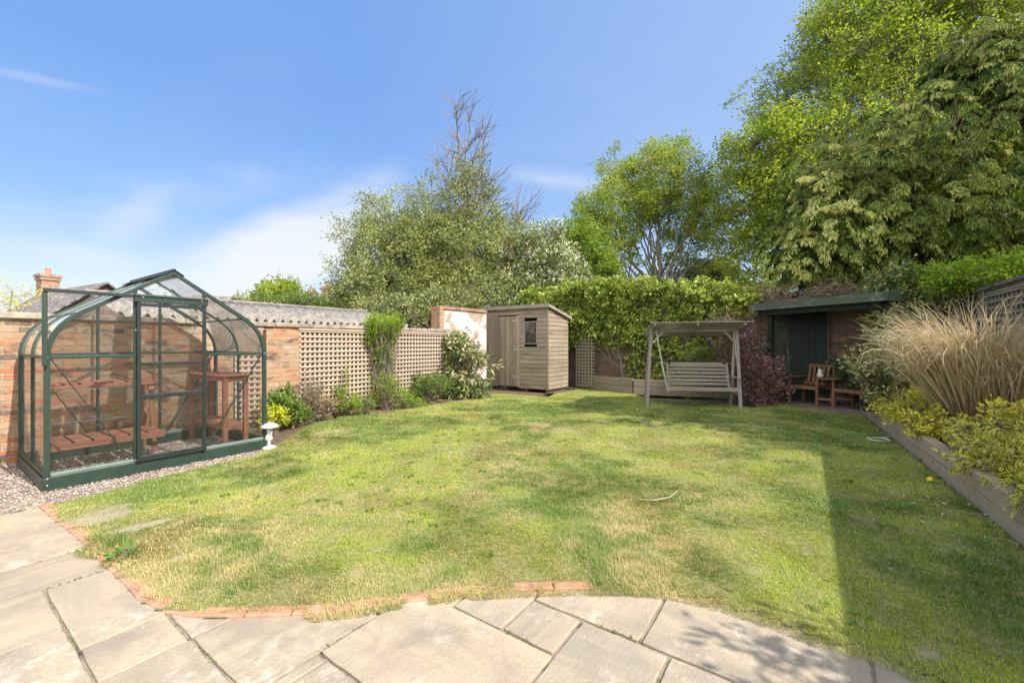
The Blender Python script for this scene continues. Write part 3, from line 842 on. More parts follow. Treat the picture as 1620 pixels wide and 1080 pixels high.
for s in (0, 1):
    fx = (lambda t: t) if s == 0 else (lambda t: GW - t)
    for (ya, yb) in ((.02, .738), (.762, 1.48)):
        pane([(fx(0.0), ya, .17), (fx(0.0), yb, .17), (fx(0.0), yb, 1.235), (fx(0.0), ya, 1.235)], (.003 if s == 0 else -.003, 0, 0))
        cv = prof_half[1:-1]
        V = [(fx(x + .003), yy, z + (.012 if i == 0 else 0)) for i, (x, z) in enumerate(cv) for yy in (ya, yb)]
        F = [(2 * i, 2 * i + 1, 2 * i + 3, 2 * i + 2) for i in range(len(cv) - 1)]
        np_mesh('curved_pane', V, F, M['poly'], gh, smooth=True)
        a_, b_ = prof_half[-2], prof_half[-1]
        V = [(fx(a_[0]), ya, a_[1] + .004), (fx(a_[0]), yb, a_[1] + .004), (fx(b_[0] - .03), yb, b_[1] - .018), (fx(b_[0] - .03), ya, b_[1] - .018)]
        np_mesh('roof_pane', V, [(0, 1, 2, 3)], M['poly'] if s == 0 else M['glass'], gh)
for (x0_, x1_, z_) in ((.04, .6, .62), (.04, .6, .93), (1.29, 1.88, .66)):
    mb = MB(); mb.box(((x0_ + x1_) / 2, .005, z_), (x1_ - x0_, .005, .0045)); mb.build('pane_overlap', M['sill'], gh)
for (x_, z_) in ((-.0, .06), (-.0, .12), (.0, 1.25), (.634, .15), (1.258, .15), (.68, 1.87), (1.21, 1.87), (GW, 1.25), (.634, 1.52), (1.258, 1.3)):
    mb = MB(); mb.lathe([(0, -.004), (.007, -.003), (.007, .003), (0, .004)], 8); o = mb.build('bolt', M['steel'], gh); o.rotation_euler = (math.pi / 2, 0, 0); o.location = (x_, -.026 if z_ < 1.8 else -.076, z_)
mb = MB(); mb.bar((1.05, .35, 2.02), (1.32, .4, 1.78), .012, .012); mb.build('vent_stay', M['dark_frame'], gh)

# staging in the greenhouse
b1 = thing('potting_bench', 'long two tier red stained slatted staging with splayed legs on the left inside the greenhouse', 'bench', W(.1, .62), ANG)
mb = MB()
for i in range(7): mb.box((.09 + i * .135, .57, .915), (.105, .36, .024))
mb.box((.49, .40, .885), (.95, .022, .04)); mb.box((.49, .73, .885), (.95, .022, .04)); mb.build('top_shelf', M['red_wood'], b1, bevel=.003)
mb = MB()
for i in range(6): mb.box((.10 + i * .155, .27, .315), (.13, .5, .024))
mb.box((.49, .02, .275), (.95, .026, .055)); mb.box((.49, .52, .275), (.95, .026, .055)); mb.build('lower_shelf', M['red_wood'], b1, bevel=.003)
for x_ in (.04, .94):
    for (yb, yt) in ((.36, .44), (.78, .70)):
        mb = MB(); mb.bar((x_ + (.02 if x_ > .5 else -.0), yb, 0.0), (x_, yt, .9), .05, .034); mb.build('leg', M['red_wood'], b1, bevel=.003)
b2 = thing('potting_table', 'narrow two tier red stained staging on the right inside the greenhouse', 'bench', W(1.57, .3), ANG)
mb = MB()
for i in range(8): mb.box((.15, .07 + i * .142, .955), (.33, .118, .024))
for x_ in (.03, .27): mb.box((x_, .57, .915), (.026, 1.1, .055))
mb.box((.15, .04, .90), (.2, .026, .05)); mb.build('top_shelf', M['red_wood'], b2, bevel=.003)
mb = MB()
for i in range(8): mb.box((.15, .09 + i * .138, .33), (.2, .11, .022))
for x_ in (.045, .255): mb.box((x_, .57, .29), (.026, 1.0, .06))
mb.box((.15, .035, .29), (.2, .026, .07)); mb.build('lower_shelf', M['red_wood'], b2, bevel=.003)
for x_ in (.03, .27):
    for y_ in (.02, 1.12):
        mb = MB(); mb.box((x_, y_, .472), (.055, .055, .94)); mb.build('leg', M['red_wood'], b2, bevel=.004)

# white figurine under an umbrella, black spike lamp
x, y = G(425, 709)
fg = thing('umbrella_statuette', 'small white figurine sheltering under an open umbrella beside the greenhouse corner', 'statuette', (x, y, 0))
mb = MB(); mb.lathe([(.0, 0), (.085, 0), (.088, .02), (.06, .035), (.0, .04)], 16); mb.build('base', M['white_stone'], fg, smooth=True)
mb = MB(); mb.lathe([(.0, .03), (.026, .035), (.022, .09), (.034, .11), (.05, .125), (.042, .15), (.03, .19), (.016, .205), (.0, .206)], 16)
mb.lathe([(.0, .195), (.02, .2), (.03, .222), (.026, .245), (.012, .258), (.0, .26)], 14, (.004, 0, 0)); mb.tube([(.03, -.02, .17), (.052, -.03, .19), (.05, -.03, .22)], [.01, .009, .008])
mb.build('figure', M['white_stone'], fg, smooth=True)
mb = MB(); rim = []
V = []; F = []
nr = 16
for k in range(6):
    a_ = k / 5 * 1.25
    for j in range(nr):
        sc = .105 * math.sin(a_) / math.sin(1.25) * (1 - (.05 * (j % 2) * (k / 5)))
        V.append((sc * math.cos(2 * math.pi * j / nr) + .012, sc * math.sin(2 * math.pi * j / nr), .255 + .075 * math.cos(a_) - .012 * (j % 2) * (k / 5) * 0))
for k in range(5):
    for j in range(nr): F.append((k * nr + j, k * nr + (j + 1) % nr, (k + 1) * nr + (j + 1) % nr, (k + 1) * nr + j))
um = np_mesh('umbrella', V, F, M['white_stone'], fg)
s_ = um.modifiers.new('t', 'SOLIDIFY'); s_.thickness = .008
mb = MB(); mb.tube([(.012, 0, .2), (.012, 0, .35)], [.004, .003], 6); mb.build('umbrella_stick', M['white_stone'], fg)
x, y = G(531, 663)
lp = thing('spot_lamp', 'small black garden spot lamp standing in the lawn edge', 'lamp', (x, y, 0), .3)
mb = MB(); mb.lathe([(.0, .03), (.036, .035), (.04, .05), (.044, .115), (.05, .118), (.05, .13), (.036, .128), (.034, .118), (.0, .116)], 18); mb.build('housing', M['black_plastic'], lp, smooth=False, bevel=.002)
mb = MB(); mb.tube([(0, 0, -.03), (0, 0, .035)], [.006, .012], 8); mb.build('spike', M['black_plastic'], lp)

# ================================================================== shed
SW, SD = 2.26, 1.14
sh = thing('garden_shed', 'weathered wooden pent roof garden shed with a small window', 'shed', W(9.37, 0.0), ANG)
ztop = lambda x: 2.40 - .235 * x
mb = MB()
for y_ in (.08, .75, 1.45, 2.15): mb.box((SD / 2, y_, .045), (SD - .06, .07, .09))
mb.build('bearers', M['render_dark'], sh)
mb = MB(); mb.box((SD / 2, SW / 2, .115), (SD - .08, SW - .08, .03)); mb.build('floor', M['render_dark'], sh)
wall = MB(); h = .118
wy0, wy1, wz0, wz1 = .36, .78, 1.36, 2.0
def boards(mb, y0, y1, z0, z1):
    z_ = z0
    while z_ < z1 - .01:
        t = min(h, z1 - z_)
        for (a_, b_) in (((y0, min(y1, wy0)), (max(y0, wy1), y1)) if (z_ + t > wz0 and z_ < wz1 and y0 < wy0) else ((y0, y1),)):
            if b_ - a_ > .01: mb.box((-.004 + random.uniform(-.001, .001), (a_ + b_) / 2, z_ + t / 2 - .003), (.02, b_ - a_, t - .006), Matrix.Rotation(.11, 3, 'Y'))
        z_ += t
zs = [.12]
boards(wall, 0.01, .955, .1, 2.2)
boards(wall, 0.01, SW - .01, 2.2, 2.38)
wall.build('front_boards', M['shed_wood'], sh, bevel=.002)
vb = MB(); y_ = 1.72
while y_ < SW - .02:
    t = min(.112, SW - .01 - y_); vb.box((-.004, y_ + t / 2, 1.15), (.016, t - .006, 2.09)); y_ += t
vb.build('side_panel', M['shed_wood'], sh, bevel=.002)
dr = MB(); y_ = .975
for i in range(7):
    t = .1045; dr.box((-.010 + random.uniform(-.001, .001), y_ + t / 2, 1.155), (.018, t - .005, 2.03)); y_ += t
dr = dr.build('door', M['shed_wood'], sh, bevel=.002)
mb = MB()
for z_, l_ in ((.42, .24), (2.04, .24), (1.21, .16)):
    mb = MB(); mb.box((-.024, .97 + l_ / 2, z_), (.004, l_, .034)); mb.build('hinge', M['pale_wood'], dr)
for y_, l_ in ((.965, 2.06), (1.355, 2.0)):
    mb = MB(); mb.box((-.022, y_, 1.155), (.011, .028, l_)); mb.build('cover_strip', M['pale_wood'], dr)
for yy in (0.0, SW):
    mb = MB(); z_ = .1
    while z_ < 2.36:
        z1 = min(z_ + h, 2.37)
        xe = SD if z1 <= ztop(SD) - .04 else max(0, (2.40 - .03 - z1) / .235)
        xe0 = SD if z_ <= ztop(SD) - .04 else max(0, (2.40 - .03 - z_) / .235)
        if xe0 > .03:
            o_ = -.011 if yy == 0 else .011
            pts = [(.012, yy + o_ * 1.6, z_ + .002), (xe0, yy + o_ * 1.6, z_ + .002), (max(xe, .02), yy + o_ * .4, z1 - .006), (.012, yy + o_ * .4, z1 - .006)]
            mb.plate(pts, (0, .014 if yy == 0 else -.014, 0), uvax=((1, 0, 0), (0, 0, 1)))
        z_ += h
    mb.build('end_boards', M['shed_wood'], sh, bevel=.002)
mb = MB(); mb.box((SD - .0, SW / 2, 1.13), (.016, SW - .03, 2.05)); mb.build('back_boards', M['shed_wood'], sh)
for c_, s_ in (((-.012, .006, 1.22), (.034, .036, 2.26)), ((SD, .004, 1.08), (.034, .036, 1.98)), ((-.012, SW - .006, 1.22), (.034, .036, 2.26))):
    mb = MB(); mb.box(c_, s_); mb.build('corner_post', M['shed_wood'], sh, bevel=.003)
rf = MB()
rf.plate([(-.09, -.07, 2.452), (-.09, SW + .07, 2.452), (SD + .1, SW + .07, 2.172), (SD + .1, -.07, 2.172)], (0, 0, -.02))
rf = rf.build('roof', m_plain('roof_felt', (.09, .09, .085), .95, .3), sh)
mb = MB(); mb.box((-.1, SW / 2, 2.415), (.02, SW + .16, .105))
for yy in (-.078, SW + .078): mb.bar((-.088, yy, 2.412), (SD + .1, yy, 2.132), .018, .085)
mb.build('fascia', M['grey_wood'], rf, bevel=.003)
wf = MB(); c_ = (wy0 + wy1) / 2
for yy in (wy0 + .012, wy1 - .012): wf.box((-.004, yy, (wz0 + wz1) / 2), (.03, .024, wz1 - wz0))
for zz_ in (wz0 + .012, wz1 - .012): wf.box((-.004, c_, zz_), (.03, wy1 - wy0 - .049, .024))
wf = wf.build('window', M['grey_wood'], sh, bevel=.002)
mb = MB(); mb.box((.0, c_, (wz0 + wz1) / 2), (.004, wy1 - wy0 - .05, wz1 - wz0 - .05)); mb.build('pane', M['shed_glass'], wf)
mb = MB(); mb.box((.05, SW / 2, 2.34), (.05, SW - .1, .06)); mb.build('lintel', M['render_dark'], sh)
mb = MB(); mb.bar((SD - .03, .1, 1.9), (SD - .03, 1.1, 1.2), .03, .05); mb.build('inner_brace', M['pale_wood'], sh)
mb = MB(); mb.box((SD - .03, .9, 1.55), (.03, .22, .42)); mb.build('inner_panel', M['pale_wood'], sh)
trellis('trellis_panel', 'low dark trellis panel in the gap right of the shed', 0, .62, .05, 1.7, 0, .098, .034, M['lath_old'], root_=thing('trellis_panel', 'green tinged trellis panel in the gap right of the shed', 'trellis', W(10.98, -.04), ANG - math.pi / 2))

# ================================================================== swing seat
sg = thing('swing_seat', 'silvered timber garden swing bench hanging under a slatted canopy', 'swing seat', (3.876, 9.07, 0), math.atan2(-.356, 1.847))
TL, TR = Vector((-.80, .40, 1.74)), Vector((.98, .38, 1.74))
for (a_, t_) in (((-.94, 0, 0), TL), ((.94, 0, 0), TR), ((-.90, .82, 0), TL + Vector((0, .05, 0))), ((.98, .80, 0), TR + Vector((0, .05, 0)))):
    mb = MB(); mb.bar(a_, t_, .062, .048, side=(0, 1, 0)); mb.build('leg', M['swing_wood'], sg, bevel=.004)
for a_, t_ in (((-.86, .12, .28), (-.84, .72, .28)), ((.96, .12, .28), (.98, .72, .28))):
    mb = MB(); mb.bar(a_, t_, .05, .03); mb.build('cross_rail', M['swing_wood'], sg, bevel=.003)
mb = MB(); mb.bar(TL + Vector((-.03, .02, -.05)), TR + Vector((.03, .02, -.05)), .05, .11); mb.build('beam', M['swing_wood'], sg, bevel=.004)
for a_, t_ in (((-.78, .37, 1.38), (-.55, .38, 1.66)), ((.96, .37, 1.38), (.72, .38, 1.66))):
    mb = MB(); mb.bar(a_, t_, .04, .05); mb.build('brace', M['swing_wood'], sg, bevel=.003)
can = MB()
slope = -.27 / .98
for i in range(10):
    y_ = -.02 + i * .106; can.box((.16, y_, 1.815 + slope * y_), (2.07, .088, .018), Matrix.Rotation(math.atan(slope), 3, 'X'))
can = can.build('canopy', M['swing_wood'], sg, bevel=.002)
for x_ in (-.78, .1, 1.02):
    mb = MB(); mb.bar((x_, -.05, 1.79), (x_, 1.0, 1.79 + slope * 1.05), .04, .05); mb.build('rafter', M['swing_wood'], can, bevel=.002)
bench = MB()
X0, X1 = -.44, .88
for i in range(5): bench.box(((X0 + X1) / 2, .10 + i * .088, .425 - i * .009), (X1 - X0 + .06, .07, .02))
bench.box(((X0 + X1) / 2, .075, .395), (X1 - X0 + .1, .026, .075)); bench.box(((X0 + X1) / 2, .5, .36), (X1 - X0, .026, .06))
bench = bench.build('bench_seat', M['swing_wood'], sg, bevel=.003)
mb = MB()
for i in range(6):
    k = i / 5; mb.box(((X0 + X1) / 2, .535 + .15 * k, .47 + .40 * k), (X1 - X0 - .08, .018, .058), Matrix.Rotation(-.34, 3, 'X'))
for x_ in (X0 + .02, X1 - .02): mb.bar((x_, .49, .36), (x_, .70, .93), .045, .05)
mb.box(((X0 + X1) / 2, .70, .915), (X1 - X0 - .2, .022, .06), Matrix.Rotation(-.34, 3, 'X'))
mb.build('backrest', M['swing_wood'], sg, bevel=.003)
for x_ in (X0 - .05, X1 + .05):
    mb = MB(); mb.box((x_, .32, .64), (.075, .56, .022)); mb.bar((x_, .09, .31), (x_, .09, .63), .05, .05); mb.build('armrest', M['swing_wood'], sg, bevel=.003)
for sx, xt in ((X0 - .07, -.70), (X1 + .07, .93)):
    for y_ in (.07, .56):
        a_ = Vector((xt, .40, 1.66)); b_ = Vector((sx, y_, .64 if y_ > .3 else .36))
        mb = MB(); mb.tube([a_.lerp(b_, k / 8) for k in range(9)], [.011 + .003 * (k % 2) for k in range(9)], 6); mb.build('rope', M['rope'], sg)

# ================================================================== summerhouse in the far corner
A0 = Vector((6.075, 10.05, 0)); RZ = math.atan2(-.929, .37)
hs = thing('summerhouse', 'open fronted dark green timber shelter in the shaded far corner', 'summerhouse', A0, RZ)
for x_ in (0.04, 2.22):
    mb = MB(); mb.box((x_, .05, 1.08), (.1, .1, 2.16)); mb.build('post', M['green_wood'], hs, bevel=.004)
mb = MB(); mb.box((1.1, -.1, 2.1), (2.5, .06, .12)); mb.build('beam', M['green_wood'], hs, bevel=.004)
rp = [(-.27, -.25), (2.46, -.25), (2.46, 1.6), (2.2, 1.98), (-.27, .3)]
rf = MB(); rf.plate([(x_, y_, 2.325 + .02 * y_) for x_, y_ in rp], (0, 0, -.03))
rf = rf.build('roof', m_plain('roof_felt_green', (.06, .075, .06), .95, .3), hs)
mb = MB(); mb.bar((-.29, -.268, 2.235), (2.48, -.268, 2.235), .03, .165); mb.bar((2.478, -.25, 2.235), (2.478, .9, 2.235), .03, .165); mb.bar((-.288, -.25, 2.235), (-.288, .3, 2.235), .03, .165)
mb.build('fascia', M['fascia'], rf, bevel=.004)
def diag(parent, p0, p1, z0, z1, nm='lattice'):
    """diagonal lattice between two ground points"""
    mb = MB(); p0, p1 = Vector((*p0, 0)), Vector((*p1, 0)); L = (p1 - p0).length; d_ = (p1 - p0).normalized(); nn = Vector((-d_.y, d_.x, 0))
    hgt = z1 - z0; st_ = .105
    k = -hgt
    while k < L:
        for sg_ in (0, 1):
            s0, zz0, s1, zz1 = k, 0, k + hgt, hgt
            if s0 < 0: zz0 += -s0; s0 = 0
            if s1 > L: zz1 -= (s1 - L); s1 = L
            if s1 - s0 > .02:
                if sg_: s0, s1 = L - s0, L - s1
                mb.bar(p0 + d_ * s0 + nn * (.006 * (1 - 2 * sg_)) + Vector((0, 0, z0 + zz0)), p0 + d_ * s1 + nn * (.006 * (1 - 2 * sg_)) + Vector((0, 0, z0 + zz1)), .008, .026, side=nn.cross(d_))
        k += st_
    for s in (0, L): mb.bar(p0 + d_ * s + Vector((0, 0, z0)), p0 + d_ * s + Vector((0, 0, z1)), .03, .03)
    for z_ in (z0, z1): mb.bar(p0 + Vector((0, 0, z_)), p1 + Vector((0, 0, z_)), .03, .03)
    return mb.build(nm, M['fascia'], parent)
diag(hs, (.05, .12), (.12, .52), .42, 2.1)
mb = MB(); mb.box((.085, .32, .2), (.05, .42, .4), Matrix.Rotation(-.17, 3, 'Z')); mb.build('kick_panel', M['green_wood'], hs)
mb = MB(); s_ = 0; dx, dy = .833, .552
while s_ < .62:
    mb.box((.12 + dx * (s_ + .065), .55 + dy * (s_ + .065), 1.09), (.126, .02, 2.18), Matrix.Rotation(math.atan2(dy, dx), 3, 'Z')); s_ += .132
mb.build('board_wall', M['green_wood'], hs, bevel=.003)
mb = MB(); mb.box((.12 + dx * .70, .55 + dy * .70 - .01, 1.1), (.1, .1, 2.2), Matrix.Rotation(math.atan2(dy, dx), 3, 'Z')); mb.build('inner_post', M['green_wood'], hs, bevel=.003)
mb = MB(); mb.box((.14, .53, .55), (.035, .03, 1.1)); mb.build('batten', M['fascia'], hs)
mb = MB(); mb.box((.12 + dx * .77, .55 + dy * .77 - .03, 1.35), (.018, .03, 1.5)); mb.build('batten', M['pale_wood'], hs)
tp = [(-.15, -.3), (2.35, -.22), (2.3, 1.9), (2.15, 2.05), (.3, .85), (-.1, .35)]
Mh = Matrix.Translation(A0) @ Matrix.Rotation(RZ, 4, 'Z')
sheet('terrace', [tuple((Mh @ Vector((*p, 0)))[:2]) for p in tp] , .02, M['concrete'], thick=.06)

# companion seat: two chairs joined by a table
cs = thing('companion_seat', 'brown slatted wooden love seat, two chairs joined by a small table', 'seat', Mh @ Vector((1.1, .22, .02)), RZ + math.radians(4))
def chair(xc, rot, yo):
    Rm = Matrix.Rotation(rot, 3, 'Z'); O_ = Vector((xc, yo, 0))
    T = lambda x_, y_, z_: O_ + Rm @ Vector((x_, y_, z_))
    w2 = .31
    mb = MB()
    for i in range(5): mb.box(T(0, .06 + i * .092, .40 - i * .006), (2 * w2 - .06, .075, .02), Rm)
    mb.bar(T(-w2, .02, .375), T(w2, .02, .375), .03, .065); mb.bar(T(-w2, .46, .36), T(w2, .46, .36), .03, .06)
    mb.build('seat', M['teak'], cs, bevel=.003)
    mb = MB()
    for i in range(5): mb.bar(T(-.2 + i * .1, .485, .42), T(-.2 + i * .1, .57, .82), .055, .016, side=(0, 1, 0))
    mb.bar(T(-w2, .58, .85), T(w2, .58, .85), .03, .07); mb.bar(T(-w2, .49, .44), T(w2, .49, .44), .03, .05)
    mb.build('backrest', M['teak'], cs, bevel=.003)
    for s in (-1, 1):
        mb = MB(); mb.bar(T(s * w2, .02, 0), T(s * w2, .02, .58), .05, .05); mb.build('leg', M['teak'], cs, bevel=.003)
        mb = MB(); mb.bar(T(s * w2, .48, 0), T(s * w2, .6, .87), .045, .05); mb.build('leg', M['teak'], cs, bevel=.003)
    return T
Tc1 = chair(-.42, math.radians(-5), .0); Tc2 = chair(.47, math.radians(-16), -.04)
mb = MB(); mb.box(Tc1(-.31, .24, .595), (.07, .56, .022), Matrix.Rotation(math.radians(-5), 3, 'Z')); mb.build('armrest', M['teak'], cs, bevel=.003)
mb = MB(); mb.box(Tc2(.31, .24, .595), (.07, .56, .022), Matrix.Rotation(math.radians(-16), 3, 'Z')); mb.build('armrest', M['teak'], cs, bevel=.003)
mb = MB(); 
for i in range(5): mb.box((.02, .0 + i * .095, .60), (.50, .088, .02), Matrix.Rotation(math.radians(-10), 3, 'Z'))
mb.build('table_top', M['teak'], cs, bevel=.003)
for y_ in (.02, .48):
    mb = MB(); mb.bar(Tc1(.31, y_, .16), Tc2(-.31, y_, .16), .03, .05); mb.build('stretcher', M['teak'], cs)
# ornament on the table
oo = cs.matrix_basis @ Vector((-.08, .15, .62)) if False else Matrix.Translation(cs.location) @ Matrix.Rotation(RZ + math.radians(4), 4, 'Z') @ Vector((-.12, .12, .61))
orn = thing('owl_ornament', 'small speckled pale ornament standing on the love seat table', 'ornament', oo)
mb = MB(); mb.lathe([(0, 0), (.05, .003), (.066, .04), (.06, .085), (.045, .115), (.048, .135), (.04, .165), (.02, .18), (0, .182)], 16); mb.build('body', M['ceramic'], orn, smooth=True)
for s in (-1, 1):
    mb = MB(); mb.lathe([(.018, 0), (.012, .02), (.0, .035)], 8, (0, s * .028, .165)); mb.build('ear', M['ceramic'], orn)

# ================================================================== raised beds
def sleepers(root, p0, p1, cut, z_tops, th, m):
    d_ = (p1 - p0).normalized(); L = (p1 - p0).length
    for row, (z0, z1) in enumerate(z_tops):
        s_ = -random.uniform(.2, .9) if row else 0
        while s_ < L:
            e_ = min(s_ + cut * random.uniform(.9, 1.1), L); a_ = max(s_, 0)
            if e_ - a_ > .1:
                mb = MB(); q = p0 + d_ * ((a_ + e_) / 2) - root.location
                mb.box((q.x, q.y, (z0 + z1) / 2), (e_ - a_ - .008, th + random.uniform(-.006, .006), z1 - z0 - .004), Matrix.Rotation(math.atan2(d_.y, d_.x), 3, 'Z') @ Matrix.Rotation(random.uniform(-.004, .004), 3, 'Y'))
                mb.build('sleeper', m, root, bevel=.009)
            s_ = e_
SL0 = Vector((7.08, 8.62, 0)); SL1 = Vector((2.75, 1.72, 0)); dS = (SL1 - SL0).normalized(); nS = Vector((dS.y, -dS.x, 0))
if nS.x < 0: nS = -nS
r_ = thing('raised_bed', 'low retaining edge of weathered timber sleepers along the right of the lawn', 'planter', SL0)
sleepers(r_, SL0 + nS * .06, SL1 + nS * .06, 2.3, [(-.03, .135), (.135, .295)], .115, M['sleeper'])
sheet('bed_soil', [tuple((SL0 + nS * .1)[:2]), tuple((SL1 + nS * .1)[:2]), tuple(W(.3, RV + .02)[:2]), tuple(W(9.2, RV + .02)[:2])], .24, M['soil'], thick=.26)
BL0, BL1 = Vector((*G(916, 613), 0)), Vector((*G(1002, 623), 0)); BL2 = Vector((*G(1178, 629), 0))
r_ = thing('raised_bed', 'timber edged bed below the ivy behind the swing seat', 'planter', BL0)
sleepers(r_, BL0, BL1, 2.0, [(-.02, .2), (.2, .42)], .1, M['sleeper_old']); sleepers(r_, BL1, BL2, 2.2, [(-.02, .2), (.2, .40)], .1, M['sleeper_old'])
sheet('bed_soil', [tuple(BL0[:2]), tuple(BL1[:2]), tuple(BL2[:2]), tuple(W(11.4, -5.1)[:2]), tuple(W(11.4, -.5)[:2])], .33, M['soil'], thick=.36)

# small things lying about
x, y = G(1466, 762)
mb = MB(); mb.lathe([(0, -.0), (.014, .002), (.026, .014), (.029, .028), (.024, .042), (.012, .052), (0, .054)], 16)
o = mb.build('lemon', M['yellow'], None, smooth=True); o.location = (x, y, .02); o.rotation_euler = (1.2, .2, .4); tag(o, 'small yellow fruit like ball lying on the shaded lawn', 'fruit')
x, y = G(1374, 645, .3)
pt = thing('plant_pot', 'black plastic plant pot at the far end of the sleeper bed', 'pot', (x + .04, y + .05, .24))
mb = MB(); mb.lathe([(0, 0), (.085, 0), (.115, .16), (.125, .16), (.125, .185), (.11, .185), (.1, .15), (0, .145)], 20); mb.build('body', M['black_plastic'], pt)
x, y = G(1390, 697)
mb = MB(); pts = [Vector((.14 * math.cos(a_) * (1 - .02 * a_), .12 * math.sin(a_), .012 + .004 * math.sin(3 * a_))) for a_ in np.linspace(0, 14, 46)] + [Vector((.22, .1, .02)), Vector((.3, .16, .03))]
mb.tube(pts, .0042, 5); o = mb.build('cable', M['white_stone']); o.location = (x, y, .012); tag(o, 'loop of thin white cable dropped on the lawn by the sleepers', 'cable')
mb = MB(); q = [G(1012, 796), G(1035, 799), (G(1060, 796)), G(1073, 786)]
mb.tube([(a_, b_, .035 + .01 * i) for i, (a_, b_) in enumerate(q)], [.004, .005, .004, .002], 6); o = mb.build('dry_stick', M['pale_wood']); tag(o, 'thin pale dry stick lying on the sunlit lawn', 'stick')

# ================================================================== houses beyond the wall
def chimney(parent, x_, y_, z0, z1, w_, pots, pot_h=.4):
    c = MB(); c.box((x_, y_, (z0 + z1) / 2), (w_, w_ * .8, z1 - z0), wall=True); c.box((x_, y_, z1 - .30), (w_ * 1.13, w_ * .93, .16), wall=True); c.box((x_, y_, z1 - .09), (w_ * 1.2, w_ * 1.0, .18), wall=True)
    c = c.build('chimney', M['brick_chim'], parent)
    for i in range(pots):
        q = MB(); q.lathe([(.17, 0), (.15, .1), (.12, pot_h), (.14, pot_h), (.14, pot_h + .05), (.0, pot_h + .05)], 12, (x_ + (i - (pots - 1) / 2) * .42, y_, z1)); q.build('chimney_pot', M['clay'], c)
    return c
M['barge'] = m_plain('dark_red_paint', (.13, .05, .045), .6, .2)
hq = Matrix.Rotation(math.radians(-28), 3, 'Z') @ Vector((-1.0, 2.2, 0)); hc = P(76, 470, 27); hp = (hc[0] - hq.x, hc[1] - hq.y)
ho = thing('house', 'house with a slate roof and a brick chimney beyond the left wall', 'house', (hp[0], hp[1], 0), math.radians(-28))
rz_ = 1.38 + 79 / 670 * 27; ez = 2.7
mb = MB(); mb.box((3.0, 2.2, ez / 2), (9.0, 4.4, ez), wall=True)
mb.plate([(-1.5, 0, ez), (-1.5, 4.4, ez), (-1.5, 2.2, rz_)], (.2, 0, 0)); mb.plate([(7.3, 0, ez), (7.3, 4.4, ez), (7.3, 2.2, rz_)], (.2, 0, 0)); mb.build('wall', M['brick_dark'], ho)
rf = MB(); k = (rz_ - ez) / 2.2
for s in (0, 1):
    f = (lambda y_: y_) if s == 0 else (lambda y_: 4.4 - y_)
    rf.plate([(-1.75, f(-.25), ez - .25 * k + .05), (7.75, f(-.25), ez - .25 * k + .05), (7.75, f(2.2), rz_ + .05), (-1.75, f(2.2), rz_ + .05)], (0, 0, .09), uvax=((1, 0, 0), (0, 1.2, 0)))
rf = rf.build('roof', M['slate'], ho)
chimney(ho, -1.0, 2.2, rz_ - .3, 1.38 + 108 / 670 * 27, 1.0, 1, .36)
for s in (0, 1):
    f = (lambda y_: y_) if s == 0 else (lambda y_: 4.4 - y_)
    mb = MB(); mb.bar((-1.78, f(-.28), ez - .3 * k), (-1.78, f(2.2), rz_), .06, .22); mb.build('bargeboard', M['barge'], ho)
hp = P(486, 470, 40)
ho = thing('house', 'distant house whose chimneys with clay pots rise above the hedge', 'house', (hp[0], hp[1], 0))
mb = MB(); mb.box((0, 2.5, 1.8), (9, 5, 3.6), wall=True); mb.build('wall', M['brick_dark'], ho)
rf = MB()
for s in (0, 1):
    f = (lambda y_: y_) if s == 0 else (lambda y_: 5 - y_)
    rf.plate([(-4.7, f(-.2), 3.5), (4.7, f(-.2), 3.5), (4.7, f(2.5), 5.6), (-4.7, f(2.5), 5.6)], (0, 0, .1))
rf.build('roof', M['slate'], ho)
chimney(ho, 1.0, 2.5, 5.0, 7.0, 1.15, 2, .45); chimney(ho, -1.0, 2.9, 5.0, 6.6, 1.0, 1, .45)
hp = P(357, 470, 45)
ho = thing('house', 'far away pale gabled house just above the corrugated roof', 'house', (hp[0], hp[1], 0), .5)
mb = MB(); mb.box((0, 2.5, 2.6), (6, 5, 5.2), wall=True); mb.build('wall', M['brick_chim'], ho)
rf = MB()
for s in (0, 1):
    f = (lambda y_: y_) if s == 0 else (lambda y_: 5 - y_)
    rf.plate([(-3.2, f(-.2), 5.1), (3.2, f(-.2), 5.1), (3.2, f(2.5), 6.5), (-3.2, f(2.5), 6.5)], (0, 0, .1))
rf.build('roof', M['slate'], ho)
# ================================================================== grass
def dens_fields(x, y):
    dE = polydist(x, y, EDGE)
    dry = .26 * vnoise(x, y, .6, 1) + .34 * vnoise(x, y, 2.1, 2) + .3 * vnoise(x, y, 5.5, 3) + .2 * vnoise(x, y, 13, 4)
    dry += .20 * np.exp(-dE / .22) + .10 * np.exp(-dE / 1.2)
    v_ = -(x - O[0]) * UY + (y - O[1]) * UX                      # grass is less dry in the strip beside the sleepers
    dry -= .40 * np.clip((-5.2 - v_) / 1.2, 0, 1)
    dry -= .30 * np.clip((y - 6.5) / 4.0, 0, 1)
    dark = vnoise(x, y, 1.1, 7) * .6 + vnoise(x, y, 3.1, 8) * .4
    bare = bare_field(x, y)
    return dry, dark, bare, dE

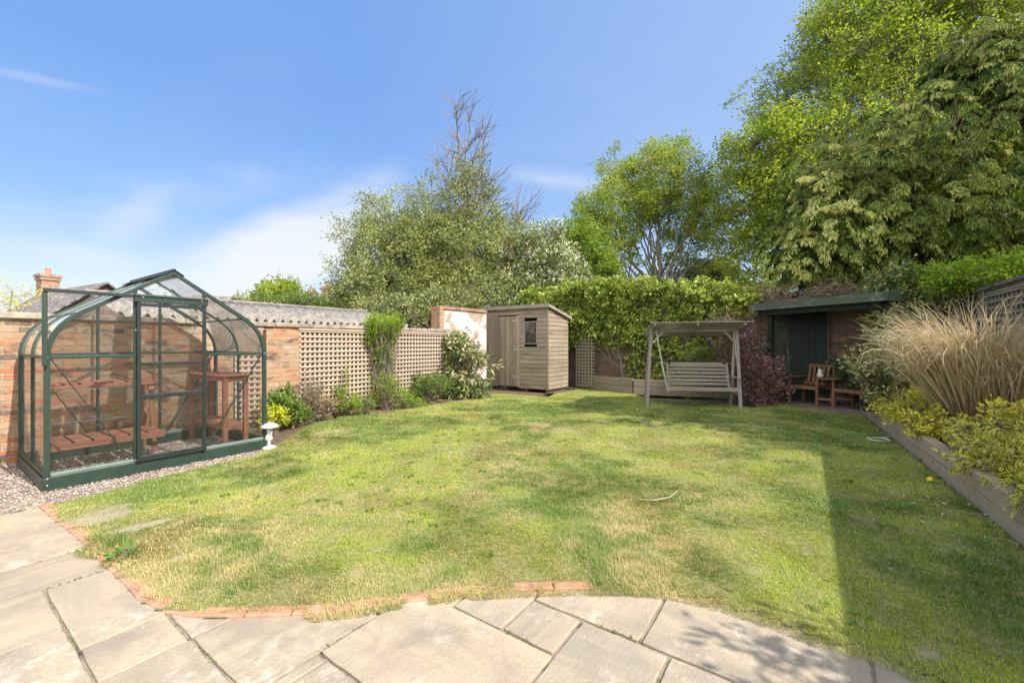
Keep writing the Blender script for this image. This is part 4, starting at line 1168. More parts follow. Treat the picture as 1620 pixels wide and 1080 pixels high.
xs_ = np.array([p[0] for p in LAWN]); ys_ = np.array([p[1] for p in LAWN])
N0 = 4200000
g2 = np.random.default_rng(5)
x = g2.uniform(xs_.min(), xs_.max(), N0); y = g2.uniform(ys_.min(), ys_.max(), N0)
dist = np.hypot(x, y)
keep = g2.random(N0) < np.minimum(1, (2.9 / dist) ** 1.7)
keep &= np.abs(x) < y * 1.45 + .5
x, y = x[keep], y[keep]
ok = inpoly(x, y, LAWN)
over = (~ok) & (polydist(x, y, EDGE) < .085 * np.clip((vnoise(x, y, 3.3, 21) * .6 + vnoise(x, y, 8, 22) * .4 - .50 + .34 * np.clip((x + 1.0) / 1.3 - .1, 0, 1)) / .2, 0, 1)) & (y > 1.2)
ok |= over; x, y = x[ok], y[ok]
dry, dark, bare, dE = dens_fields(x, y)
ok = g2.random(len(x)) < np.clip((bare - .12) / .26, .12, 1)
x, y, dry, dark, dE = x[ok], y[ok], dry[ok], dark[ok], dE[ok]
# tufts hanging over the edging
n = len(x); dist = np.hypot(x, y)
tuft = np.clip((dark - .56) / .1, 0, 1)
clump = vnoise(x, y, 13, 51) * .6 + vnoise(x, y, 27, 52) * .4
L = (g2.uniform(.014, .028, n)) * (.45 + 1.15 * clump) * (1 + .65 * tuft)
Wd = .0024 * np.clip(dist / 2.9, 1, 3.2) * g2.uniform(.7, 1.3, n)
az_ = g2.uniform(0, 2 * np.pi, n); lean = g2.uniform(.5, 1.65, n) + .2 * (vnoise(x, y, 9, 9) - .5)
wind = vnoise(x, y, 2.5, 12) * 6.28
ax_ = np.cos(az_) * .75 + .45 * np.cos(wind); ay_ = np.sin(az_) * .75 + .45 * np.sin(wind)
b0 = np.stack([x, y, np.full(n, .006)], 1)
sd = nrm(np.stack([-ay_, ax_, np.zeros(n)], 1)) * Wd[:, None] / 2
hz = L * np.cos(lean * .85); hr = L * np.sin(lean * .85)
mid = b0 + np.stack([ax_ * hr * .35, ay_ * hr * .35, hz * .6], 1)
tip = b0 + np.stack([ax_ * hr * 1.05, ay_ * hr * 1.05, hz * .95], 1)
V = np.stack([b0 - sd, b0 + sd, mid + sd * .8, mid - sd * .8, tip], 1).reshape(-1, 3)
i = np.arange(n)[:, None] * 5
F = np.concatenate([i + [0, 1, 2], i + [0, 2, 3], i + [3, 2, 4]])
gm_, nt, b = mk('grass_blades')
r = attr(nt, 'rnd'); dr_ = attr(nt, 'dry'); dk_ = attr(nt, 'dark')
c1 = ramp(nt, r, [(0, (.21, .30, .030)), (.5, (.35, .43, .048)), (1, (.49, .53, .08))])
c1b = ramp(nt, r, [(0, (.11, .20, .03)), (1, (.21, .31, .055))])
c2 = ramp(nt, r, [(0, (.40, .33, .13)), (.55, (.58, .48, .22)), (1, (.68, .56, .34))])
c = mixc(nt, fac(nt, dk_, .46, .64), c1, c1b)
c = mixc(nt, dr_, c, c2)
nt.links.new(c, b.inputs['Base Color']); b.inputs['Roughness'].default_value = .55; b.inputs['Specular IOR Level'].default_value = .3
t = nd(nt, 'ShaderNodeBsdfTranslucent', {'Color': mixc(nt, 1.0, c, (1.3, 1.25, .7), 'MULTIPLY')})
mx = nd(nt, 'ShaderNodeMixShader', {0: .35, 1: b.outputs[0], 2: t.outputs[0]})
nt.links.new(mx.outputs[0], nt.nodes['Material Output'].inputs['Surface'])
isdry = np.clip((dry - .585) / .26 + g2.normal(0, .34, n), 0, 1)
isdry = np.clip(isdry + (.5 - clump) * .5, 0, 1)
isdry = np.where(g2.random(n) < .09, np.maximum(isdry, .85), isdry)
o = np_mesh('grass', V, F, gm_, attrs={'rnd': np.repeat(g2.random(n), 5), 'dry': np.repeat(isdry, 5), 'dark': np.repeat(dark, 5)})
tag(o, 'patchy mown lawn grass, green with straw coloured dry areas', 'grass', kind='stuff')
print('grass blades', n)

# moss and seedlings in the paving joints
mc, md = [], []
for (u0, v0, u1, v1, k) in ((-.34, -2.31, -.02, -2.31, 60), (.29, -4.03, .56, -4.03, 40), (1.175, -4.95, 1.18, -5.2, 40), (-.32, -2.75, -.32, -3.1, 26), (.88, -4.6, .88, -4.75, 24), (.3, -3.1, .3, -3.4, 14), (1.2, -4.61, 1.32, -4.61, 30), (0, -3.5, 0, -3.75, 16), (-.3, -1.82, -.05, -1.82, 26)):
    for _ in range(k):
        t = random.random(); p_ = W(u0 + (u1 - u0) * t + random.gauss(0, .005), v0 + (v1 - v0) * t + random.gauss(0, .005), -.004); mc.append(tuple(p_))
n = len(mc); d_ = rdir(n); d_[:, 2] = np.abs(d_[:, 2]) * .6 + .15
V, F, A = leaf_geo(np.array(mc), d_, rdir(n) + np.array([0, 0, .6]), g2.uniform(.008, .024, n), g2.uniform(.003, .007, n), g2.random(n))
mm = m_leaf('joint_moss', [(.06, .08, .02), (.14, .17, .04), (.28, .24, .1)], .3, .6)
o = np_mesh('moss', V, F, mm, attrs=A); tag(o, 'moss and small seedlings growing in the paving joints', 'moss', kind='stuff')

# leaf litter and clippings on the lawn by the sleepers and on the left bed
cx_, cy_ = [], []
for (px0, px1, py0, py1, k) in ((1400, 1560, 690, 830, 110), (1060, 1240, 628, 660, 70), (470, 760, 632, 662, 620), (600, 780, 622, 640, 260), (690, 780, 618, 636, 200)):
    for _ in range(k):
        gx, gy = G(random.uniform(px0, px1), random.uniform(py0, py1)); cx_.append(gx); cy_.append(gy)
n = len(cx_); c = np.stack([cx_, cy_, g2.uniform(.015, .035, n)], 1)
d_ = rdir(n); d_[:, 2] *= .25
V, F, A = leaf_geo(c, d_, np.tile([0, 0, 1.], (n, 1)) + rdir(n) * .4, g2.uniform(.02, .055, n), g2.uniform(.008, .022, n), g2.random(n))
o = np_mesh('leaf_litter', V, F, M['dryleaf'], attrs=A); tag(o, 'scattered dry leaves and clippings on lawn edge and border soil', 'leaves', kind='stuff')

nw = 900
wx_ = g2.uniform(xs_.min(), xs_.max(), nw); wy_ = g2.uniform(1.6, 9.5, nw)
ok = inpoly(wx_, wy_, LAWN) & (vnoise(wx_, wy_, 1.3, 61) > .52) & (np.abs(wx_) < wy_ * 1.4); wx_, wy_ = wx_[ok], wy_[ok]
kk = 7; n = len(wx_) * kk
a_ = g2.uniform(0, 6.28, n); rr_ = np.repeat(g2.uniform(.012, .035, len(wx_)), kk)
c = np.stack([np.repeat(wx_, kk) + np.cos(a_) * rr_ * .3, np.repeat(wy_, kk) + np.sin(a_) * rr_ * .3, g2.uniform(.014, .024, n)], 1)
d_ = np.stack([np.cos(a_), np.sin(a_), g2.uniform(.05, .4, n)], 1)
V, F, A = leaf_geo(c, d_, np.tile([0, 0, 1.], (n, 1)) + rdir(n) * .3, rr_ * 1.3, rr_ * .55, g2.random(n))
clm = m_leaf('clover_leaves', [(.045, .095, .018), (.09, .16, .03)], .3, .5)
o = np_mesh('clover', V, F, clm, attrs=A); tag(o, 'small dark weed rosettes and clover scattered through the lawn', 'weeds', kind='stuff')

# ================================================================== plants
def blob_pts(blobs, n, shell, g, lump=.25):
    """n points inside lumpy ellipsoids, biased to the outside. blobs: (cx,cy,cz, rx,ry,rz[, weight])"""
    w_ = np.array([(b_[6] if len(b_) > 6 else 1) * (b_[3] * b_[4] * b_[5]) ** .72 for b_ in blobs]); w_ /= w_.sum()
    k = g.choice(len(blobs), n, p=w_)
    B = np.array([b_[:6] for b_ in blobs])
    d_ = rdir(n, g)
    ph = np.sin(d_[:, 0] * 5.1 + k) * np.sin(d_[:, 1] * 4.3 + k * 2) + np.sin(d_[:, 2] * 6.2 + k * 1.3) * .6
    r_ = (shell + (1 - shell) * g.random(n) ** .6) * (1 + lump * ph)
    r_ = np.where(g.random(n) < .22, r_ * g.random(n) ** .4, r_)
    return B[k, :3] + d_ * r_[:, None] * B[k, 3:], d_, k


def curve_batch(a, b_, m, sag, g, wob=.06):
    t = np.linspace(0, 1, m)[None, :, None]
    Lq = np.linalg.norm(b_ - a, axis=1)[:, None, None]
    Q = a[:, None] * (1 - t) + b_[:, None] * t
    Q[..., 2:3] += sag * Lq * np.sin(np.pi * t) 
    Q += g.normal(size=(len(a), m, 3)) * wob * Lq * np.sin(np.pi * t)
    return Q


def plant(name, label, cat, base, blobs, ncl, lpc, L, Wd, leaf, bark, clr=.12, shell=.55, limbs=0, trunk=None, tr=.1, up=.35, seed=1,
          group=None, shape=4, stem_r=.006, flat=.8, out=.8, droop=.12, sub=2, lump=.25, crown='leaves', stem='stems', flower=None, hang=0.0, zmin=None, cl_up=0.0, trunk_to=None):
    g = np.random.default_rng(seed)
    root = thing(name, label, cat, base, 0, group)
    bz = np.array(base, float)
    C, dC, kC = blob_pts(blobs, ncl, shell, g, lump)
    if zmin is not None: C[:, 2] = np.maximum(C[:, 2], zmin + .1 * g.random(ncl))
    tubes = []
    if limbs:
        B = np.array([b_[:6] for b_ in blobs])
        tt = np.array(trunk_to) if trunk_to is not None else np.array([B[0, 0], B[0, 1], B[0, 2] + B[0, 5] * .55])
        m = 9
        T = curve_batch(bz[None], tt[None], m, 0, g, .015)
        T[:, 0] = bz
        tubes.append((T, np.linspace(tr, tr * .25, m)[None], 8))
        # limbs to targets inside the blobs
        tg, _, _ = blob_pts(blobs, limbs, .45, g, 0)
        tg = np.concatenate([tg, B[:, :3] + g.normal(size=(len(B), 3)) * B[:, 3:] * .2])
        hgt = tt[2] - bz[2]
        s_ = np.clip((tg[:, 2] - bz[2]) / hgt * g.uniform(.25, .75, len(tg)) - .05, .12, .92)
        idx = s_ * (m - 1); i0 = idx.astype(int); f = (idx - i0)[:, None]
        st_ = T[0, i0] * (1 - f) + T[0, np.minimum(i0 + 1, m - 1)] * f
        Lm = curve_batch(st_, tg, 8, .10, g, .035)
        r0 = tr * (1 - .8 * s_) * .38
        tubes.append((Lm, r0[:, None] * np.linspace(1, .18, 8)[None], 6))
        nodes = np.concatenate([Lm[:, 2:].reshape(-1, 3), T[0, m // 2:]]); nr_ = np.concatenate([(r0[:, None] * np.linspace(1, .18, 8)[None])[:, 2:].ravel(), np.linspace(tr, tr * .25, m)[m // 2:]])
        dd = np.linalg.norm(C[:, None] - nodes[None], axis=2) + np.maximum(nodes[None, :, 2] - C[:, None, 2], 0) * 1.2
        j = dd.argmin(1); a = nodes[j]
        Tw = curve_batch(a, C, 6, .04, g, .05)
        tubes.append((Tw, np.minimum(nr_[j] * .6, stem_r * 2.2)[:, None] * np.linspace(1, .35, 6)[None], 4))
    else:
        a = bz[None] + g.normal(size=(ncl, 3)) * np.array([[.25, .25, 0]]) * np.mean([b_[3] for b_ in blobs]) * .5
        a[:, 2] = bz[2] - .02
        Tw = curve_batch(a, C, 6, .06, g, .05)
        tubes.append((Tw, stem_r * np.linspace(1, .4, 6)[None] * np.ones((ncl, 1)), 4))
    # side twigs round each clump end
    tdir = nrm(C - Tw[:, 3])
    k = sub
    sdv = nrm(np.repeat(tdir, k, 0) * .7 + rdir(ncl * k, g) + np.array([0, 0, cl_up]))
    e_ = np.repeat(C, k, 0) + sdv * clr * g.uniform(.7, 1.5, (ncl * k, 1))
    e_[:, 2] -= hang * clr
    Sw = curve_batch(np.repeat(Tw[:, 4], k, 0), e_, 4, .03, g, .04)
    tubes.append((Sw, stem_r * .55 * np.linspace(1, .5, 4)[None] * np.ones((len(e_), 1)), 3))
    parts = []
    for Q, R_2, sides in tubes:
        V, F = tube_geo(Q, R_2 * np.ones(Q.shape[:2]), sides); parts.append((V - bz, F))
    V, F, _ = join(parts)
    np_mesh(stem, V, F, bark, root, smooth=True)
    # leaves set along the twigs
    n = ncl * lpc
    q = g.integers(0, len(e_), n); t = g.uniform(.25, 1.05, n)[:, None]
    i1 = np.clip((t[:, 0] * 3).astype(int), 0, 2); fr = t[:, 0] * 3 - i1
    pos = Sw[q, i1] * (1 - fr[:, None]) + Sw[q, i1 + 1] * fr[:, None]
    off = rdir(n, g) * clr * g.random((n, 1)) ** .5 * .75; off[:, 2] *= flat
    pos = pos + off
    dl = nrm(off / (clr + 1e-6) * .9 + sdv[q] * out + rdir(n, g) * .6 + np.array([0, 0, -hang]))
    nl = nrm(rdir(n, g) * .75 + np.array([0, 0, up]) + dC[q // k] * .45)
    ls = L * g.uniform(.65, 1.3, n)
    tone = np.clip(.5 + .28 * g.normal(size=n) + .16 * g.normal(size=ncl)[q // k], 0, 1)
    V, F, A = leaf_geo(pos - bz, dl, nl, ls, Wd * g.uniform(.75, 1.2, n), tone, shape, droop=droop)
    np_mesh(crown, V, F, leaf, root, attrs=A)
    if flower:
        nf, sz_, fm, = flower[:3]
        top = C[g.integers(0, ncl, nf)] + np.array([0, 0, 1]) * clr * .6 + rdir(nf, g) * clr * .9
        nfl = nf * 5
        cc = np.repeat(top, 5, 0) + rdir(nfl, g) * sz_ * .8
        V, F, A = leaf_geo(cc - bz, rdir(nfl, g), rdir(nfl, g) + np.array([0, 0, 1.]), sz_, sz_ * .9, g.random(nfl), 4)
        np_mesh('flowers', V, F, fm, root, attrs=A)
    return root


def B(px, py, Y, rx, ry, rz=None, w_=1):
    """ellipsoid from photo centre, distance and radii in photo pixels (depth radius in metres optional)"""
    c_ = P(px, py, Y); k = Y / FP
    return (c_[0], c_[1], c_[2], rx * k, (rz if rz else rx * k * .9), ry * k, w_)


def base_at(px, Y, z=0.0):
    return (((px - CX) / FP) * Y, Y, z)


LF = {}
LF['oak'] = m_leaf('spring_leaves', [(.095, .155, .016), (.17, .235, .025), (.27, .31, .04)], .45, patch=(.24, .27, .04))
LF['oak2'] = m_leaf('spring_leaves_deep', [(.075, .135, .018), (.14, .205, .026), (.23, .275, .045)], .42)
LF['olive'] = m_leaf('grey_green_leaves', [(.05, .08, .024), (.125, .165, .055), (.21, .235, .085), (.36, .35, .13)], .3, .4, patch=(.22, .24, .06), psc=.55, spec=.3)
LF['haw'] = m_leaf('hawthorn_leaves', [(.06, .10, .02), (.15, .19, .05)], .3)
LF['white'] = m_leaf('white_blossom', [(.62, .62, .5), (.8, .79, .7)], .3, .7)
LF['ivy'] = m_leaf('variegated_ivy', [(.045, .085, .015), (.12, .175, .026), (.21, .27, .045), (.34, .36, .08)], .3, .45, patch=(.27, .29, .055), psc=1.3, edge=(.22, .23, .06), edgelim=(.8, 1.2), spec=.3)
LF['dark'] = m_leaf('dark_glossy_leaves', [(.014, .03, .012), (.035, .06, .02), (.07, .10, .035)], .15, .3, spec=.6)
LF['mid'] = m_leaf('mid_green_leaves', [(.045, .085, .014), (.10, .16, .026), (.18, .23, .045)], .35)
LF['bright'] = m_leaf('bright_leaves', [(.09, .165, .012), (.17, .255, .018), (.27, .34, .03)], .4)
LF['lime'] = m_leaf('lime_yellow_leaves', [(.16, .22, .012), (.36, .38, .02), (.55, .52, .03)], .35)
LF['purple'] = m_leaf('purple_leaves', [(.045, .022, .025), (.13, .06, .068), (.25, .12, .12), (.13, .12, .08)], .2, .4, spec=.5)
LF['rhodo'] = m_leaf('long_drooping_leaves', [(.04, .075, .02), (.10, .145, .035), (.22, .235, .09), (.42, .36, .24)], .25, .4, spec=.5)
LF['euon'] = m_leaf('gold_margined_leaves', [(.09, .13, .02), (.14, .19, .03), (.26, .28, .035)], .3, .36, edge=(.9, .78, .10), edgelim=(.45, .8), spec=.5)
LF['euon_y'] = m_leaf('golden_leaves', [(.15, .18, .02), (.42, .39, .035), (.62, .52, .035)], .3, .36, edge=(.88, .74, .08), edgelim=(.55, .9), spec=.5)
LF['elae'] = m_leaf('cream_splashed_leaves', [(.06, .085, .03), (.14, .165, .06), (.32, .30, .12), (.42, .39, .20)], .22, .42, edge=(.10, .13, .045), edgelim=(.6, .95))
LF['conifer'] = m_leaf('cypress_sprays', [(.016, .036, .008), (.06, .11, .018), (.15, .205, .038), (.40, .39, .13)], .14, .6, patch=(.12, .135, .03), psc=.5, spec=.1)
LF['hedge'] = m_leaf('hedge_leaves', [(.05, .09, .02), (.10, .155, .03), (.17, .22, .04)], .3)
LF['brown'] = m_leaf('withered_leaves', [(.10, .06, .035), (.2, .13, .06), (.16, .17, .06)], .2)
LF['yellowbud'] = m_leaf('yellow_spring_buds', [(.45, .38, .05), (.62, .50, .08)], .35)
LF['weed'] = m_leaf('weed_leaves', [(.05, .12, .02), (.10, .19, .03)], .3, .4)

# --- left border
lv = lambda px, v=1.25: W(u_at(px, v), v)
q = lv(447, 1.3); plant('shrub', 'rounded dark green shrub with tiny white flowers below the brick pier', 'shrub', (q.x, q.y, 0), [B(446, 637, q.y, 27, 23, .25), B(462, 652, q.y - .15, 16, 16, .2)], 130, 26, .055, .026, LF['mid'], M['twig'], .06, seed=3, flower=(40, .016, LF['white']), zmin=.03)
q = lv(433, .98); plant('euphorbia', 'low lime yellow flowering clump behind the white statuette', 'plant', (q.x, q.y, 0), [B(433, 660, q.y, 22, 17, .2)], 70, 24, .04, .022, LF['lime'], M['twig'], .04, seed=4, up=.8, zmin=.03)
q = lv(492, 1.4); plant('bare_shrub', 'straggly brown twiggy shrub with few leaves in front of the trellis', 'shrub', (q.x, q.y, 0), [B(493, 622, q.y, 24, 34, .22)], 60, 10, .04, .018, LF['brown'], M['twig'], .08, seed=5, stem_r=.007, zmin=.08)
q = lv(476, 1.15); plant('perennial', 'low green leafy clump at the foot of the twiggy shrub', 'plant', (q.x, q.y, 0), [B(474, 655, q.y, 16, 13, .15)], 40, 18, .05, .014, LF['mid'], M['twig'], .05, seed=55, zmin=.02)
q = lv(545, 1.5); plant('rose_bush', 'thin upright green shoots climbing the trellis above the black lamp', 'plant', (q.x, q.y, 0), [B(541, 628, q.y, 13, 26, .15), B(548, 590, q.y, 5, 12, .08, .7), B(560, 640, q.y - .1, 18, 14, .15)], 60, 20, .045, .024, LF['bright'], M['twig'], .06, seed=6, zmin=.05)
q = lv(606, 1.58); plant('climber', 'clipped green climber with a broad bushy head over the trellis', 'climber', (q.x, q.y, 0), [B(606, 512, q.y - .12, 31, 18, .3, 1.7), B(598, 530, q.y - .1, 22, 14, .25, 1.2), B(604, 556, q.y - .08, 17, 22, .2), B(608, 576, q.y - .05, 10, 14, .12, .6)], 300, 34, .05, .024, LF['bright'], M['twig'], .07, seed=7, stem_r=.008)
q = lv(612, 1.35); plant('shrub', 'feathery yellow green shrub at the foot of the clipped climber', 'shrub', (q.x, q.y, 0), [B(607, 605, q.y, 17, 20, .25), B(628, 622, q.y, 24, 17, .25), B(590, 628, q.y, 14, 14, .2)], 130, 22, .05, .012, LF['bright'], M['twig'], .09, seed=8, zmin=.05)
for k_, (px, lab, lf) in enumerate(((575, 'sparse low perennial between the rose shoots and the feathery shrub', 'mid'), (640, 'straggly low plant under the right half of the trellis', 'mid'), (512, 'withered low stems left of the rose shoots', 'brown'), (655, 'sprawling pale green plant below the trellis', 'bright'))):
    q = lv(px, 1.2); plant('perennial', lab, 'plant', (q.x, q.y, 0), [B(px, 640, q.y, 20, 11, .2)], 40, 14, .045, .016, LF[lf], M['twig'], .07, seed=60 + k_, zmin=.03)
q = lv(685, 1.25); plant('shrub', 'low loose green shrub left of the large drooping leaved shrub', 'shrub', (q.x, q.y, 0), [B(683, 608, q.y, 26, 18, .3), B(663, 616, q.y, 16, 12, .25), B(655, 598, q.y + .1, 14, 8, .2, .5)], 130, 18, .075, .024, LF['mid'], M['twig'], .09, seed=9, zmin=.05)
q = lv(733, 1.35); plant('rhododendron', 'tall open shrub with long drooping leaves beside the shed', 'shrub', (q.x, q.y, 0), [B(725, 548, q.y, 28, 25, .4), B(718, 588, q.y, 26, 26, .4), B(752, 558, q.y - .1, 20, 20, .35, .8), B(752, 605, q.y - .1, 24, 18, .35), B(735, 612, q.y - .15, 30, 12, .35), B(772, 573, q.y - .1, 10, 6, .2, .3), B(722, 532, q.y, 20, 10, .25, .6)], 190, 20, .15, .042, LF['rhodo'], M['twig'], .14, seed=10, hang=.55, shape=4, stem_r=.012, droop=.25, zmin=.06)

# --- ivy over the back wall
IB = []
for (px, top, bot, v_) in ((880, 470, 545, .2), (915, 460, 548, -.3), (950, 453, 545, -.85), (985, 450, 552, -1.4), (1020, 452, 592, -1.95), (1055, 456, 612, -2.5), (1088, 457, 615, -3.0), (1118, 458, 608, -3.45), (1148, 460, 570, -3.9), (1172, 464, 500, -4.25)):
    c0 = W(u_at(px, v_), v_); Yq = c0.y * .0 + W(11.1, v_).y
    for s_ in range(5):
        f = s_ / 4; IB.append(B(px + 4 * math.sin(s_ * 2 + px), top + 10 + (bot - top - 26) * f, Yq + .16 - .1 * math.sin(s_ * 1.9 + px), 21, 17 + (bot - top) * .03, .28))
for px, py, Yq in ((905, 452, 13.2), (940, 447, 13.0), (980, 446, 12.6), (1030, 452, 12.1), (1100, 455, 11.3), (860, 462, 13.6), (838, 470, 13.8)):
    IB.append(B(px, py + 6, Yq, 26, 11, .45, .9))
wi = W(11.1, -1.5)
plant('ivy', 'thick variegated yellow green ivy mantling the back wall', 'ivy', (wi.x, wi.y, .05), IB, 2300, 30, .078, .07, LF['ivy'], M['bark'], .13, shell=.7, limbs=24, tr=.05, trunk_to=(wi.x - .2, wi.y + .3, 2.2), seed=12, up=.1, hang=.3, stem_r=.006, stem='stems', lump=.26)

# --- purple shrub, small green bush, dark ivy inside the shelter
q = base_at(1190, 9.95); plant('purple_shrub', 'dark purple leaved shrub between the swing and the green shelter', 'shrub', q, [B(1185, 585, 9.9, 42, 38, .6), B(1165, 545, 10.1, 30, 34, .5), B(1215, 600, 9.6, 24, 34, .4), B(1180, 520, 10.2, 20, 20, .4, .7), B(1150, 510, 10.3, 22, 14, .35, .6), B(1200, 625, 9.5, 30, 16, .4)], 330, 20, .085, .026, LF['purple'], M['twig'], .12, seed=13, stem_r=.01, zmin=.08)
q = base_at(1110, 10.6, .33); plant('shrub', 'small feathery green bush behind the swing bench', 'shrub', q, [B(1108, 563, 10.6, 20, 15, .3)], 60, 22, .07, .016, LF['mid'], M['twig'], .08, seed=14)
q = W(10.9, -7.35, .0); plant('shrub', 'dark evergreen bush in the shade behind the love seat', 'shrub', (q.x, q.y, 0), [(q.x - .2, q.y + .1, .8, .75, .55, .75), (q.x - .5, q.y + .5, .6, .5, .4, .6)], 200, 20, .07, .04, LF['dark'], M['twig'], .12, seed=15)

# --- right raised bed
bz_ = .24
q = base_at(1392, 7.3, bz_); plant('elaeagnus', 'cream splashed evergreen bush beside the shelter opening', 'shrub', q, [B(1400, 590, 7.2, 30, 34, .4), B(1375, 575, 7.1, 24, 22, .35), B(1420, 560, 7.3, 26, 30, .4), B(1395, 625, 6.9, 22, 16, .3), B(1362, 560, 7.2, 12, 8, .2, .4), B(1390, 530, 7.3, 16, 18, .3, .6)], 170, 18, .075, .034, LF['elae'], M['twig'], .11, shape=8, seed=16, stem_r=.008)
sl = lambda d_, off: SL0 + (SL1 - SL0).normalized() * d_ + nS * off
E1 = []
for i_ in range(9):
    p_ = sl(1.35 + i_ * .36, .22 + .12 * math.sin(i_ * 2.1)); E1.append((p_.x, p_.y, .36 + .05 * math.sin(i_ * 1.7), .27, .25, .17))
for i_ in range(4):
    p_ = sl(1.7 + i_ * .5, .5); E1.append((p_.x, p_.y, .5, .28, .26, .2))
q = sl(2.6, .3); plant('euonymus', 'long low gold and green variegated shrub halfway along the sleeper bed', 'shrub', (q.x, q.y, bz_), E1, 620, 20, .042, .022, LF['euon_y'], M['twig'], .06, shape=8, seed=17, up=.7, zmin=.27)
E2 = []
for i_ in range(8):
    p_ = sl(5.0 + i_ * .36, .26 + .1 * math.sin(i_ * 2.3)); E2.append((p_.x, p_.y, .40 + .05 * math.sin(i_ * 1.9 + 1), .27, .27, .19))
for i_ in range(5):
    p_ = sl(4.95 + i_ * .5, .62); E2.append((p_.x, p_.y, .58 + .05 * (i_ % 2), .28, .28, .22))
q = sl(6.2, .4); plant('euonymus', 'large gold margined euonymus spilling over the near end of the sleepers', 'shrub', (q.x, q.y, bz_), E2, 640, 22, .046, .026, LF['euon'], M['twig'], .065, shape=8, seed=18, up=.7, zmin=.27)
# golden tips on the near one
q = sl(4.85, .52); plant('euonymus', 'bright all gold shoots standing above the gold margined euonymus', 'shrub', (q.x, q.y, bz_), [(q.x, q.y, .70, .17, .15, .11), (q.x + .02, q.y - .3, .72, .1, .1, .08)], 46, 16, .05, .03, LF['lime'] if False else LF['yellowbud'], M['twig'], .05, shape=8, seed=19, up=.7)

# ornamental grass: fountain of straw coloured blades
def fountain(name, label, base, n, hgt, spread, seed, mat_, w0=.011):
    g = np.random.default_rng(seed); root = thing(name, label, 'grass clump', base)
    m = 12
    az0 = g.uniform(0, 2 * np.pi, n); rad = np.sqrt(g.random(n)) * .26
    b0 = np.stack([np.cos(az0) * rad * 1.5, np.sin(az0) * rad * 1.0, np.zeros(n)], 1)
    az1 = az0 + g.normal(0, .55, n)
    th = np.pi / 2 - np.abs(g.normal(.10, .12, n)) - rad * .55
    Lb = hgt * g.uniform(.66, 1.15, n); bend = g.uniform(.25, 1.0, n) ** 1.3 * 3.3 + .2 * spread
    s_ = np.linspace(0, 1, m)
    ang = th[:, None] - bend[:, None] * np.clip((s_[None] - .45) / .55, 0, 1) ** 1.7 * np.where(g.random(n) < .25, 1.6, .85)[:, None] - .22 * spread * s_[None]
    ds = (Lb / (m - 1))[:, None]
    rr = np.cumsum(np.cos(ang) * ds, 1) - np.cos(ang) * ds; zz2 = np.cumsum(np.sin(ang) * ds, 1) - np.sin(ang) * ds
    wv = az1[:, None] + g.normal(0, .25, (n, 1)) * s_[None] ** 2
    C = b0[:, None] + np.stack([np.cos(wv) * rr, np.sin(wv) * rr, zz2], -1)
    C[..., :2] += zz2[..., None] ** 1.15 * (np.array([-.13, .05]) * g.uniform(.0, 1.6, (n, 1)))[:, None]
    C[..., 2] = np.maximum(C[..., 2], -.15)
    t = nrm(np.gradient(C, axis=1)); side = nrm(np.cross(t, np.array([0, 0, 1.]) + g.normal(0, .5, (n, 1, 3))))
    wd = (w0 * g.uniform(.5, 1.2, n))[:, None] * (1 - s_[None] ** 2.2 * .92)
    V = np.stack([C - side * wd[..., None] / 2, C + side * wd[..., None] / 2], 2).reshape(-1, 3)
    i_ = (np.arange(n) * m * 2)[:, None] + np.arange(m - 1)[None] * 2
    F = np.stack([i_, i_ + 1, i_ + 3, i_ + 2], -1).reshape(-1, 4)
    np_mesh('blades', V, F, mat_, root, attrs={'rnd': np.repeat(g.random(n), m * 2), 'along': np.tile(np.repeat(s_, 2), n)})
    return root
sm_, nt, b = mk('straw_blades')
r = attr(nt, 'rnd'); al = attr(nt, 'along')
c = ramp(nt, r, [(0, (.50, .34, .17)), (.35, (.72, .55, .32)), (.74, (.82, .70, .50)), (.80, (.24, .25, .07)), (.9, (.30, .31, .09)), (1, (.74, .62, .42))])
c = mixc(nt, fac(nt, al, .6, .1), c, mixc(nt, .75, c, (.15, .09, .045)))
nt.links.new(c, b.inputs['Base Color']); b.inputs['Roughness'].default_value = .6
t = nd(nt, 'ShaderNodeBsdfTranslucent', {'Color': c}); mx = nd(nt, 'ShaderNodeMixShader', {0: .3, 1: b.outputs[0], 2: t.outputs[0]})
nt.links.new(mx.outputs[0], nt.nodes['Material Output'].inputs['Surface'])
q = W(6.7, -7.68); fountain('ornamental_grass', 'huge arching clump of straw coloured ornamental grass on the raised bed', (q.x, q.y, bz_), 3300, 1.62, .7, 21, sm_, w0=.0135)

# honeysuckle / ivy tumbling over the right wall
plant('honeysuckle', 'bright green climber tumbling over the top of the tall right wall', 'climber', tuple(W(8.6, RV + .12, bz_)), [B(1475, 440, 7.9, 40, 24, .45), B(1545, 432, 7.2, 46, 20, .45), B(1600, 425, 6.4, 46, 20, .4), B(1515, 455, 7.5, 40, 16, .35)], 420, 22, .06, .034, LF['bright'], M['twig'], .11, limbs=10, tr=.03, trunk_to=tuple(W(8.9, RV + .1, 2.2)), seed=22, stem_r=.006)
q = W(10.3, -7.75, bz_); plant('climber', 'dark glossy leaved climber with yellow touches beside the shelter roof', 'climber', (q.x, q.y, bz_), [B(1425, 450, 8.2, 34, 34, .5), B(1460, 470, 8.0, 40, 30, .45), B(1430, 500, 7.9, 36, 26, .45), B(1500, 485, 7.7, 40, 22, .4), B(1405, 520, 7.8, 22, 24, .4), B(1400, 432, 8.3, 16, 12, .3, .4)], 420, 22, .07, .04, m_leaf('glossy_climber', [(.02, .05, .02), (.055, .10, .035), (.11, .155, .05), (.36, .30, .07)], .25, .3, spec=.6), M['twig'], .12, limbs=10, tr=.03, trunk_to=(q.x - .1, q.y, 2.1), seed=23, stem_r=.006)
